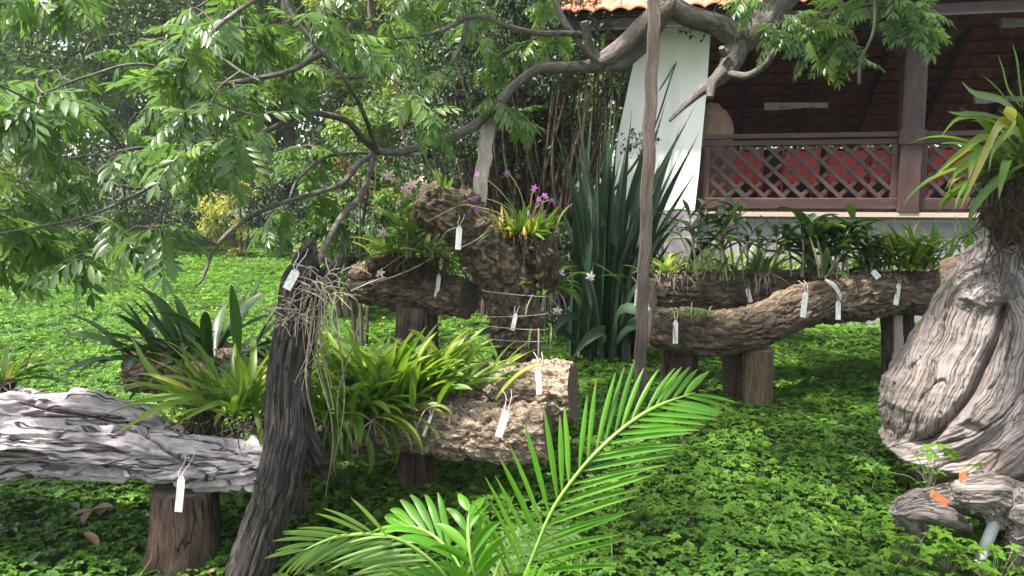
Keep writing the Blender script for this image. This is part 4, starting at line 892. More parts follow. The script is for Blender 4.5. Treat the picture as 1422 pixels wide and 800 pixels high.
# flower template: three narrow sepals, two petals and a lip
def flower_tmpl():
    V = []; Q = []; val = []; n = 0
    for k, (a, L, w, up, v) in enumerate(((90, 1, .34, .1, 0), (210, 1, .34, .1, 0), (330, 1, .34, .1, 0), (25, .95, .5, .05, 0), (155, .95, .5, .05, 0), (270, .75, .62, .45, 1))):
        vv, q = leaflet(L, w, radians(a-90), up, K=3, cup=.3); V.append(vv); Q.append(q+n); n += len(vv); val += [v*.5]*len(vv)
    return np.vstack(V), np.vstack(Q), np.array(val)
FT = flower_tmpl()
def fl_mat(name, a, b):
    m, nt, p, out = new_mat(name); v = attr(nt, 'val'); nt.links.new(ramp(nt, v, [(.35, a), (.65, b)]), p.inputs['Base Color']); p.inputs['Roughness'].default_value = .6
    t = nt.nodes.new('ShaderNodeBsdfTranslucent'); nt.links.new(ramp(nt, v, [(.35, a), (.65, b)]), t.inputs[0]); mx = nt.nodes.new('ShaderNodeMixShader'); mx.inputs[0].default_value = .4
    nt.links.new(p.outputs[0], mx.inputs[1]); nt.links.new(t.outputs[0], mx.inputs[2]); nt.links.new(mx.outputs[0], out.inputs[0]); return m
FM = {'pink': fl_mat('pale_pink_petal', (.75, .58, .55), (.62, .2, .32)), 'purple': fl_mat('purple_petal', (.36, .15, .40), (.22, .035, .22)), 'white': fl_mat('white_petal_purple_lip', (.82, .78, .76), (.42, .12, .42))}
stalk_m = plain('flower_stalk', (.30, .26, .10), (.18, .2, .06), 30, .6, 0); sheath_m = plain('yellow_sheath', (.5, .32, .06), (.35, .28, .05), 20, .6, 0)
def flowers(T, root, kind, spots, size, d):
    for (px, py) in spots:
        c = W(px, py, d+rng.normal(0, .04)); m = MB(); mid = (root+c)/2+np.array([rng.normal(0, .02), -.02, .05]); limb(m, [root, mid, c+(0, .015, .015), c], [.003, .0025, .002, .0015], 5, .03, cap=False); s = m.build('flower_stalk', stalk_m, T)
        m = MB(); R = rotx(np.array([pi/2+rng.normal(-.1, .3)])); R = rotz(np.array([rng.normal(0, .7)]))@R@rotz(np.array([rng.normal(0, .4)]))
        scatter(m, FT[0], FT[1], c[None], R, size, .15, tval=FT[2]); m.build('flower', FM[kind], T)

strap_plant('dark green broad-leaved clump on the rough log behind the silvery log', 285, 495, 4.15, 70, .42, .06, 'strap_dark', (-.1, 1.5), (.3, 1.2), (.17, .08), (.2, .8), 'lance', roots=20, yellow=0)
T, c = strap_plant('yellow-tinged strap-leaved orchid spilling over the silvery log', 334, 570, 3.38, 92, .36, .028, 'strap_mid', (.3, 1.5), (.3, 1.4), (.11, .05), (.25, .72), roots=160, yellow=.1)
m = MB()
for (x, y, x2, y2, x3, y3, w_, v_) in ((300, 560, 235, 560, 160, 602, .024, .8), (350, 560, 362, 600, 370, 705, .024, .7), (320, 540, 250, 550, 175, 560, .02, .5), (280, 560, 215, 520, 180, 465, .026, .6), (330, 570, 300, 560, 250, 585, .022, .6), (330, 560, 335, 520, 325, 470, .024, .75)):
    P, _ = catmull(Wp([(x, y, 3.35), (x2, y2, 3.22), (x3, y3, 3.08 if y3 > 600 else 3.2)]), .03); dd = np.gradient(P, axis=0); dd /= np.linalg.norm(dd, axis=1)[:, None]
    blade_on(m, P, dd, w_, v_, side=(0.2, 0.5, 1) if y3 < 640 else (1, .3, 0), prof='strap')
m.build('long_leaves', M['strap_mid'], T)
m = MB()
for k in range(9): limb(m, [c+rng.normal(0, .08, 3)*[1, .3, .3]+(0, -.05, 0), c+(rng.uniform(-.15, .2), -.12, -.12), c+(rng.uniform(-.2, .25), -.17, rng.uniform(-.3, -.15))], [.0025, .002, .0015], 5, .02, cap=False)
m.build('dangling_roots', M['root'], T)
strap_plant('bare root clump with a few dry leaves left of the yellow-tinged orchid', 268, 590, 3.4, 12, .16, .012, 'strap_mid', (.2, 1.4), (.5, 1.4), (.1, .05), (.6, 1), roots=200)
strap_plant('bright green leafy orchid clump covering the left half of the corky logs', 528, 548, 3.80, 210, .33, .040, 'strap_bright', (.5, 1.5), (.2, 1.2), (.20, .09), (.2, .75), roots=40)
strap_plant('tufts of bright narrow leaves hanging in front of the corky log beside the dead trunk', 478, 572, 3.66, 120, .31, .032, 'strap_bright', (-.9, 1.4), (.6, 1.8), (.13, .04), (.1, .6), roots=40)
strap_plant('spray of bright leaves at the right end of the big bright clump', 600, 518, 3.95, 36, .27, .030, 'strap_bright', (.3, 1.4), (.4, 1.3), (.06, .04), (.3, .8))
strap_plant('small three-leaved seedling orchid on the rear corky log left of the forked stump', 690, 512, 4.08, 7, .2, .024, 'strap_bright', (.5, 1.3), (.2, .9), (.03, .02), (.4, .7))
strap_plant('tiny sprouting plant on the rear corky log right of the forked stump', 772, 505, 4.15, 6, .1, .01, 'strap_bright', (.6, 1.4), (.2, .9), (.02, .02), (.4, .7))
T, c = strap_plant('orchid with pale pink spidery flowers on the upper dark log', 575, 355, 4.78, 34, .27, .034, 'strap_mid', (-.1, 1.4), (.5, 1.6), (.09, .05), (.15, .6), 'lance', roots=120, canes=5, caneH=.28)
flowers(T, c, 'pink', [(546, 250), (562, 262), (571, 256), (583, 250), (553, 282), (540, 243), (566, 268), (590, 258), (531, 323), (528, 380)], .038, 4.62)
strap_plant('hanging green-leaved orchid at the right side of the upper dark log', 603, 355, 4.7, 16, .2, .026, 'strap_mid', (-.6, .6), (.4, 1.4), (.04, .03), (.3, .7), 'lance', roots=60)
strap_plant('small leafy orchid seedling on the left horn of the forked stump', 612, 268, 4.52, 14, .15, .022, 'strap_mid', (.4, 1.5), (.2, 1.0), (.03, .03), (.3, .7), 'lance')
T, c = strap_plant('orchid with orange pseudobulbs and purple flowers on the right fork of the stump', 732, 322, 4.5, 66, .19, .024, 'strap_mid', (.1, 1.5), (.2, 1.0), (.07, .06), (.0, .55), 'lance', bulbs=18, roots=90, yellow=.14)
flowers(T, c, 'purple', [(662, 243), (704, 241), (660, 276), (662, 292), (742, 262), (757, 273), (768, 280), (748, 278)], .027, 4.4)
T2, c2 = strap_plant('yellowish orchid sheaths leaning out left of the purple-flowered orchid', 690, 330, 4.46, 16, .2, .022, 'yellow_leaf', (.5, 1.35), (0, .6), (.05, .03), (.3, .9), 'lance', az=(2.6, .7), bulbs=8)
T, c = strap_plant('orchid with white and purple flowers low on the right side of the forked stump', 752, 400, 4.62, 44, .24, .032, 'strap_mid', (-.5, 1.2), (.4, 1.5), (.05, .06), (.1, .5), 'lance', roots=30)
flowers(T, c, 'white', [(766, 358), (777, 380), (790, 357), (820, 384), (774, 432)], .034, 4.55)
strap_plant('slender grassy orchid below the white-flowered one on the forked stump', 748, 440, 4.6, 20, .2, .012, 'strap_mid', (-.6, 1.2), (.4, 1.4), (.03, .05), (.1, .5))
# on the right hand logs
strap_plant('tall cane orchid with few leaves at the left end of the mossy log', 1000, 385, 6.0, 10, .26, .034, 'strap_dark', (.5, 1.4), (.3, 1.2), (.16, .05), (.4, .9), 'lance', canes=16, roots=60, caneH=.55)
strap_plant('thin leaved yellowish orchid at the far left end of the mossy log', 925, 378, 6.0, 22, .24, .026, 'strap_mid', (.2, 1.3), (.3, 1.2), (.07, .05), (.5, .9), roots=30, yellow=.2)
strap_plant('short leafy orchid between the cane orchid and the broad dark one', 1058, 378, 6.05, 22, .22, .035, 'strap_dark', (.4, 1.4), (.4, 1.2), (.05, .05), (.4, .9), 'lance', canes=6, roots=40, caneH=.35)
strap_plant('large dark orchid with broad arching leaves above the curved log', 1142, 382, 5.95, 14, .32, .055, 'strap_dark', (.4, 1.3), (.5, 1.3), (.09, .05), (.3, .9), 'lance', canes=22, roots=60, caneH=.40)
strap_plant('low bushy orchid just right of the large dark orchid', 1208, 375, 6.05, 20, .22, .03, 'strap_dark', (.4, 1.4), (.4, 1.2), (.06, .05), (.4, .9), 'lance', canes=8, roots=60, caneH=.28)
strap_plant('orchid with yellow stems and upright green leaves near the right end of the furrowed log', 1266, 372, 6.0, 60, .34, .034, 'strap_mid', (.9, 1.55), (.1, .7), (.10, .05), (.2, .6), roots=80, canes=14, caneH=.2, yellow=.12)
strap_plant('small dark orchid beside the old stump at the end of the furrowed log', 1308, 372, 6.1, 30, .24, .03, 'strap_dark', (.4, 1.4), (.3, 1.2), (.07, .05), (.3, .9), 'lance')
strap_plant('dark leafy plant growing behind the small split log', 1345, 350, 6.4, 40, .28, .03, 'strap_mid', (.4, 1.4), (.3, 1.3), (.12, .08), (.0, .4), 'lance')
T, c = strap_plant('tangled silvery air plant on the left end of the curved log', 962, 438, 5.3, 30, .12, .009, 'palm_pale', (.0, 1.4), (.6, 2.2), (.07, .03), (.0, .5), roots=60, name='air_plant', cat='air plant')
# background clumps behind the right logs
for k, (px, py, d, n, mt_, lab) in enumerate(((930, 340, 7.0, 40, 'strap_mid', 'leafy clump between the sword-leaved plant and the mossy log'), (1040, 335, 7.8, 50, 'strap_bright', 'light green clump at the foot of the plinth behind the cane orchid'), (1230, 330, 8.0, 40, 'strap_mid', 'green clump at the foot of the plinth below the veranda post'))):
    strap_plant(lab, px, py+60, d, n*2, .5, .03, mt_, (.5, 1.5), (.3, 1.3), (.25, .12), (.0, .5), name='garden_plant', cat='garden plant', group='leafy clumps along the house plinth')
strap_plant('narrow-leaved plant at the left picture edge behind the silvery log', 2, 525, 4.3, 36, .30, .03, 'strap_mid', (.2, 1.4), (.3, 1.3), (.06, .05), (.0, .6), roots=50)
post_thing('short dark stump carrying the plant at the left picture edge', [(0, 528, 4.3), (0, 560, 4.3), (0, 640, 4.3)], [.07, .08, .09], CD, 61)
# plant on top of the old stump: long arching leaves
def top_plant():
    T, c = strap_plant('long-leaved arching orchid on top of the old stump at the upper right', 1424, 230, 3.4, 70, .42, .034, 'strap_mid', (-.3, 1.5), (.5, 1.8), (.07, .05), (.1, .6), roots=70, yellow=.02)
    m = MB()
    for pts, w_, v_ in (([(1415, 190, 3.4), (1390, 170, 3.25), (1365, 215, 3.1), (1333, 290, 3.0)], .042, .99), ([(1415, 180, 3.4), (1395, 155, 3.2), (1410, 165, 3.05), (1385, 205, 3.0)], .036, .97), ([(1412, 215, 3.4), (1370, 190, 3.3), (1330, 215, 3.2), (1292, 250, 3.15)], .026, .8), ([(1418, 165, 3.4), (1390, 140, 3.3), (1352, 130, 3.2), (1335, 113, 3.15)], .034, .35),
                        ([(1415, 190, 3.4), (1370, 165, 3.3), (1330, 165, 3.2), (1306, 190, 3.15)], .018, .7), ([(1415, 200, 3.4), (1370, 205, 3.3), (1330, 235, 3.2), (1316, 268, 3.15)], .024, .6), ([(1410, 240, 3.35), (1385, 250, 3.2), (1350, 290, 3.1), (1346, 335, 3.1)], .04, .2), ([(1420, 200, 3.3), (1408, 180, 3.1), (1380, 205, 3.0), (1372, 240, 2.95)], .03, .5),
                        ([(1418, 150, 3.4), (1400, 125, 3.35), (1392, 95, 3.3), (1385, 75, 3.3)], .022, .5), ([(1420, 150, 3.4), (1415, 110, 3.35), (1412, 85, 3.3), (1406, 60, 3.3)], .026, .4), ([(1415, 175, 3.4), (1370, 160, 3.3), (1330, 158, 3.2), (1316, 155, 3.15)], .02, .3)):
        P, _ = catmull(Wp(pts), .035); dd = np.gradient(P, axis=0); dd /= np.linalg.norm(dd, axis=1)[:, None]; blade_on(m, P, dd, w_, v_, side=(.3, .55, 1), prof='strap')
    m.build('long_leaves', M['strap_mid'], T)
top_plant()
# dry root tangle on the dead trunk
def tangle():
    c = W(436, 395, 3.08); T = thing('root_tangle', 'tangle of dry pale orchid roots on top of the dead trunk', 'dry roots', c); m = MB()
    for k in range(95):
        a = W(442+rng.normal(0, 18), 402+rng.normal(0, 13), 3.10+rng.normal(0, .04)); d = rng.normal(size=3)*[.045, .03, .025]
        pts = [a, a+d+rng.normal(0, .012, 3), a+d*1.8+rng.normal(0, .02, 3)+(0, 0, -.03)]
        if k < 16: pts = [a, a+(rng.normal(0, .02), -.03, -.12), a+(rng.normal(0, .05), -.04, -rng.uniform(.2, .42))]
        limb(m, pts, [.0022, .0018, .0011], 5, .025, cap=False)
    for k in range(60):
        a = W(404+rng.normal(0, 12), 438+rng.normal(0, 7), 3.06+rng.normal(0, .015)); d = rng.normal(size=3)*[.03, .02, .02]; limb(m, [a, a+d, a+d*1.7+(0, 0, -.015)], [.002, .0018, .001], 5, .02, cap=False)
    m.build('roots', M['root'], T)
    m = MB()
    for (pts) in ([(452, 385, 3.1), (470, 470, 3.15), (478, 560, 3.2), (462, 650, 3.25)], [(458, 400, 3.1), (500, 430, 3.15), (470, 545, 3.2), (470, 600, 3.2)], [(440, 400, 3.05), (425, 520, 3.02), (440, 600, 3.05)], [(450, 390, 3.1), (440, 480, 3.1), (462, 600, 3.2), (452, 690, 3.25)]):
        limb(m, Wp(pts), [.0035]*(len(pts)-1)+[.0015], 5, .04, cap=False)
    m.build('long_roots', M['cane'], T)
tangle()
# sword-leaved plant
def sword():
    b = W(835, 492, 7.0); b[2] = 0; T = thing('sword_plant', 'tall clump of dark blue-green sword-shaped leaves left of the timber pole', 'garden plant', b); m = MB()
    targets = [(801, 155), (823, 168), (836, 196), (848, 190), (851, 150), (830, 240), (858, 205), (862, 240), (812, 230), (790, 260), (843, 300), (870, 250), (925, 165), (968, 165), (972, 205), (975, 250), (960, 235), (938, 330), (905, 200), (895, 270), (770, 205), (885, 300), (845, 225), (818, 270), (955, 300), (915, 255), (860, 320), (800, 330), (925, 290), (775, 300), (1050, 285), (880, 330), (838, 330)]
    targets += [(790, 180), (808, 250), (828, 290), (855, 170), (866, 300), (785, 235), (872, 215), (910, 190), (945, 200), (950, 225), (920, 240), (965, 280), (940, 290), (935, 260), (800, 210), (842, 215), (878, 180), (905, 310), (895, 340), (762, 260), (772, 330)]
    for (x, y) in targets:
        y += rng.uniform(-6, 6)-(28 if y < 260 else 8); d = 7.0+rng.normal(0, .22)-(.25 if y > 230 else 0); tip = W(x, y, d); st = b+np.array([(x-835)*.0022+rng.normal(0, .09), rng.normal(0, .12), 0]); mid = st*.5+tip*.5+np.array([-(x-835)*.0011, 0, .12])
        P, _ = catmull([st, mid, tip], .14); dd = np.gradient(P, axis=0); dd /= np.linalg.norm(dd, axis=1)[:, None]
        a = rng.normal(0, .5); blade_on(m, P, dd, rng.uniform(.055, .09), rng.uniform(.0, .9), fold=.4, prof='sword', side=(cos(a), sin(a), 0), twist=rng.normal(0, .4))
    for pts, w_, v in (([(850, 480), (860, 430), (900, 432), (1010, 440)], .09, .7), ([(845, 490), (870, 455), (905, 450), (960, 470)], .09, .6), ([(830, 490), (840, 460), (815, 470), (790, 505)], .09, .95), ([(820, 490), (760, 450), (700, 455), (625, 475)], .08, .1), ([(825, 490), (800, 440), (770, 455), (758, 500)], .07, .5), ([(850, 490), (880, 400), (930, 395), (980, 425)], .08, .3), ([(845, 490), (885, 440), (930, 455), (955, 490)], .08, .4)):
        P, _ = catmull([W(a, c_, 6.85-.25*i) for i, (a, c_) in enumerate(pts)], .12); dd = np.gradient(P, axis=0); dd /= np.linalg.norm(dd, axis=1)[:, None]; blade_on(m, P, dd, w_, v, fold=.25, prof='sword', side=(0, .6, 1))
    m.build('leaves', M['sword'], T)
sword()
# dry bamboo-like stalk clump and low plants near the shrub
tree('shrub', 'shadowy low shrub filling the space right of the forked stump', 'shrub', W(790, 470, 8.2)[0], 8.2, 1.3, .5, 22, 150, .07, 'dark_leaf', tr=.02, low=.02, vb=.7, group='shrubs along the far edge of the lawn', stems=4)

# ------------------------------------------------------------------ the palm in the foreground
def frond(T, pts, Ls, w, side_a, side_b, n, mat='palm', vb=.5, name='frond', gap0=.15, fa=1.0, fb=1.0, droop=.5, lp=None):
    """pinnate frond: leaflets leave the midrib towards side_a and side_b (world vectors)"""
    P, R = catmull(pts, .012, [.007]*(len(pts)-1)+[.0015]); s = np.concatenate([[0], np.cumsum(np.linalg.norm(np.diff(P, axis=0), axis=1))]); s /= s[-1]
    m = MB(); limb(m, pts, [.0048]*(len(pts)-1)+[.001], 8, .03, cap=None); F = m.build(name, plain('palm_midrib', (.20, .34, .06), (.14, .26, .05), 20, .4, 0), T); m = MB()
    for sd, f in ((np.asarray(side_a, float), fa), (np.asarray(side_b, float), fb)):
        if f == 0: continue
        for k in range(n):
            t = gap0+(1-gap0)*(k+.5*rng.random())/n; i = min(len(P)-2, int(np.searchsorted(s, t))); tg = P[i+1]-P[max(0, i-1)]; tg /= np.linalg.norm(tg)
            q = sd-tg*(sd@tg); q /= np.linalg.norm(q); al = .95-.55*t; d0 = q*sin(al)+tg*cos(al)+rng.normal(0, .03, 3)
            L = Ls*f*((math.sin(pi*(.22+.70*t))**.7) if lp is None else lp(t))*rng.uniform(.88, 1.08); K = 8; tt = np.linspace(0, 1, K+1)
            dd = d0[None]+np.outer(tt**1.5, np.array([0, 0, -1.])*droop*rng.uniform(.7, 1.3)); dd /= np.linalg.norm(dd, axis=1)[:, None]
            Q = P[i]+np.vstack([[0, 0, 0], np.cumsum((dd[:-1]+dd[1:])/2*L/K, axis=0)])
            blade_on(m, Q, dd, w*rng.uniform(.85, 1.1), np.clip(vb+rng.normal(0, .13), 0, 1), fold=.3, prof='lance', side=np.cross(dd[0], np.cross(q, tg))*1.0+0*q)
    m.build('leaflets', M[mat], F)
def palm():
    base = np.array([W(690, 900, 2.25)[0], 2.3, float(gh(0, 2.3))]); T = thing('palm', 'young bright green palm with feathery fronds in the bottom foreground', 'palm', base)
    hub = W(680, 905, 2.28)
    m = MB(); limb(m, [base-(0, 0, .1), (base+hub)/2, hub, hub+(0, 0, .06)], [.045, .04, .03, .012], 20, .02, lambda G: .003*np.sin(G[:, 0]*90)); m.build('stem', M['postpale'], T)
    up = (-.62, .15, .8); dn = (.95, -.1, -.55)
    frond(T, [hub]+Wp([(706, 850, 2.22), (735, 785, 2.15), (765, 712, 2.12), (800, 660, 2.12), (836, 620, 2.13), (876, 586, 2.16), (915, 563, 2.2), (965, 545, 2.28)]), .27, .0155, up, dn, 25, 'palm', .55, gap0=.22, fa=1, fb=1.12, droop=.2, lp=lambda t: 1.2-.62*t if t < .94 else .5)
    frond(T, [hub]+Wp([(650, 850, 2.2), (610, 790, 2.15), (560, 752, 2.12), (510, 742, 2.08), (460, 748, 2.05), (420, 765, 2.02)]), .24, .012, (-.6, -.3, .3), (-.6, -.1, -.5), 20, 'palm_pale', .35, gap0=.35, droop=.3)
    frond(T, [hub]+Wp([(660, 840, 2.25), (640, 790, 2.25), (615, 755, 2.3), (585, 735, 2.35), (550, 728, 2.42)]), .2, .028, (.1, .3, .95), (-.3, -.7, .1), 11, 'palm', .5, gap0=.3, droop=.75)
    frond(T, [hub]+Wp([(680, 840, 2.35), (690, 790, 2.45), (715, 750, 2.55), (750, 735, 2.65), (790, 735, 2.72)]), .22, .016, (-.8, .1, .6), (.2, -.5, -.85), 15, 'palm_pale', .7, gap0=.35, fa=.3, droop=.3)
    frond(T, [hub]+Wp([(700, 860, 2.2), (722, 845, 2.15), (750, 835, 2.1), (785, 830, 2.05)]), .16, .024, (-.1, .2, 1), (.6, -.5, -.3), 10, 'palm', .55, gap0=.3, droop=.2)
    frond(T, [hub]+Wp([(660, 870, 2.1), (630, 840, 2.0), (590, 826, 1.95), (540, 822, 1.9)]), .18, .02, (-.1, .2, 1), (-.3, -.6, -.5), 12, 'palm', .4, gap0=.3, droop=.4)
    frond(T, [hub]+Wp([(670, 840, 2.2), (655, 780, 2.15), (650, 740, 2.18), (652, 700, 2.25)]), .17, .03, (.8, .1, .2), (-.8, .1, .3), 6, 'palm', .6, gap0=.4, droop=.7)
palm()
# broad-leaved weeds at the foot of the old stump
def weeds():
    for lab, px, py, d, n in (('fresh green weed with rounded leaves at the foot of the low stump root', 1320, 770, 2.95, 34), ('taller green weed beside the grey pipe', 1384, 790, 2.85, 26), ('small weed growing out above the low stump root', 1292, 640, 3.12, 14), ('bright weed leaf growing behind the lumpy root end', 1375, 668, 3.0, 6), ('weed with pale leaves against the left foot of the stump', 1255, 770, 3.0, 26)):
        c = W(px, py, d); g = max(float(gh(c[0], c[1])), c[2]-.12); T = thing('weed', lab, 'weed', (c[0], c[1], g), 'weeds around the foot of the old stump'); m = MB(); ms = MB()
        tv, tq = clover_template()
        for k in range(n):
            p = np.array([c[0]+rng.normal(0, .06), c[1]+rng.normal(0, .04), g+rng.uniform(.03, .2)]); limb(ms, [(c[0]+rng.normal(0, .01), c[1], g), (p+(c[0], c[1], g))/2+(0, 0, .02), p], .0015, 4, .04, cap=False)
            scatter(m, tv, tq, p[None], rotz(rng.uniform(0, 6.3, 1))@rotx(rng.normal(.35, .3, 1)), rng.uniform(.026, .04), .6)
        ms.build('stems', M['cane'], T); m.build('leaves', M['clover'], T)
weeds()

# ------------------------------------------------------------------ plant tags
def tags():
    L = [(637, 330, 4.30, 33, 8, -4, 'white tag hanging on the left horn of the forked stump'), (608, 396, 4.66, 34, 6, -8, 'thin whitish tag hanging from the upper dark log'), (748, 531, 3.84, 34, 8, 2, 'white tag hanging upright on the rear corky log'), (698, 588, 3.56, 40, 11, -18, 'broad white tag tilted on the front corky log'),
         (250, 686, 3.04, 52, 11, -6, 'large white tag hanging off the silvery log above the thick stump'), (594, 590, 3.64, 34, 4, -22, 'narrow pale tag seen edge-on at the middle of the front corky log'), (938, 461, 5.2, 33, 7, 0, 'white tag hanging below the silvery air plant'), (1040, 410, 5.95, 20, 6, 14, 'small white tag tilted on the mossy log behind'),
         (1117, 423, 5.5, 36, 8, -6, 'long white tag hanging on the rising part of the curved log'), (1164, 431, 5.65, 26, 7, 0, 'short white tag hanging by the bent strap on the furrowed log'), (1246, 409, 5.85, 30, 7, -7, 'yellowish white tag near the right end of the furrowed log'), (1216, 381, 5.82, 13, 8, 40, 'tiny white tag lying on top of the furrowed log'),
         (884, 412, 5.85, 24, 5, -3, 'white tag half hidden behind the timber pole'), (405, 388, 3.02, 30, 12, -28, 'white tag tied near the top of the dead trunk'), (714, 447, 4.4, 24, 6, -12, 'faded grey tag low on the forked stump')]
    for px, py, d, h, w, tilt, lab in L:
        c = W(px, py, d); s = PX(d); H, Wd = h*s, w*s; T = thing('plant_tag', lab, 'plant tag', c, 'white plant tags on the logs'); m = MB()
        a = radians(tilt); sh = [(-.5, -.5), (.5, -.5), (.5, .38), (.22, .5), (-.22, .5), (-.5, .38)]; n = len(sh); V = []
        for y in (-.0012, .0012):
            for x, z in sh: X, Z = x*Wd, z*H; V.append((c[0]+X*cos(a)-Z*sin(a), c[1]+y+.012*z, c[2]+X*sin(a)+Z*cos(a)))
        m.add(V, [[0, 1, 2, 5], [2, 3, 4, 5], [11, 8, 7, 6], [11, 10, 9, 8]]+[[i, n+i, n+(i+1) % n, (i+1) % n] for i in range(n)], grain=[(x, z+px*.37%1*0, px*.13) for _ in (0, 1) for x, z in sh]); m.build('label', M['tag'], T, smooth=False)
        m = MB(); top = np.array([c[0]-.46*H*sin(a), c[1]-.002, c[2]+.46*H*cos(a)])
        if h > 15:
            for k in (-1, 1): limb(m, [top+(0, -.004, -.004), top+(k*.008, 0, .02), top+(k*.012+.01, .05, .05), top+(k*.02, .11, .075)], .0016, 5, .01, cap=False)
            m.build('string', M['string'], T)
    c = W(1158, 405, 5.68); T = thing('tie_strap', 'bent grey strap tying the orchid to the furrowed log', 'strap', c); m = MB()
    P, _ = catmull(Wp([(1146, 388, 5.72), (1158, 396, 5.68), (1167, 412, 5.68), (1165, 424, 5.7)]), .015); dd = np.gradient(P, axis=0); dd /= np.linalg.norm(dd, axis=1)[:, None]; blade_on(m, P, dd, .03, .5, fold=.05, prof='strap', side=(1, 0, .6)); m.build('band', M['string'], T)
    T = thing('thin_stake', 'thin grey rod standing beside the upright tag on the rear corky log', 'stake', W(747, 506, 4.15)); m = MB(); limb(m, Wp([(747, 512, 4.2), (748, 480, 4.2), (748, 456, 4.2)]), .005, 7, .05, cap=None); m.build('rod', M['greyplank'], T)
    T = thing('pale_stick', 'bare pale stick lying across the upper dark log', 'stick', W(540, 392, 4.6)); m = MB(); limb(m, Wp([(484, 388, 4.4), (492, 395, 4.45), (535, 388, 4.6), (580, 370, 4.62), (600, 358, 4.65)]), [.008, .006, .005, .004, .003], 7, .03, cap=None); m.build('stick', M['root'], T)
tags()
# ------------------------------------------------------------------ the tree whose grey limbs reach over the garden
def compound_tmpl(pairs, L, lw, seed):
    r = np.random.default_rng(seed); V = []; Q = []; n = 0
    # midrib along +y, drooping
    K = 6; t = np.linspace(0, 1, K+1); rib = np.stack([0*t, t*L, -.28*L*t**2], -1)
    v = np.stack([rib-(.0018, 0, 0), rib+(.0018, 0, 0)], 1).reshape(-1, 3); V.append(v); Q.append(np.array([[2*k, 2*k+1, 2*k+3, 2*k+2] for k in range(K)])); n = len(v)
    for k in range(pairs*2+1):
        s = (k % 2)*2-1; tt = .22+.76*(k//2)/max(1, pairs-1)*.95 if k < pairs*2 else 1.0
        ang = -s*radians(r.uniform(45, 65))*(1-.25*tt) if k < pairs*2 else r.normal(0, .1)
        ll = lw*r.uniform(.8, 1.12)*(.8+.4*math.sin(pi*min(tt, .95)))
        v, q = leaflet(1.0, .36, ang, 0, K=3, cup=.28); v = v*ll
        v[:, 2] -= (np.hypot(v[:, 0], v[:, 1]))*r.uniform(.15, .7)
        v += np.array([0, tt*L, -.28*L*tt**2]); V.append(v); Q.append(q+n); n += len(v)
    return np.vstack(V), np.vstack(Q)
TM = [compound_tmpl(p, l, w, s) for p, l, w, s in ((4, .15, .058, 1), (5, .18, .062, 2), (3, .12, .056, 3), (6, .20, .058, 4))]
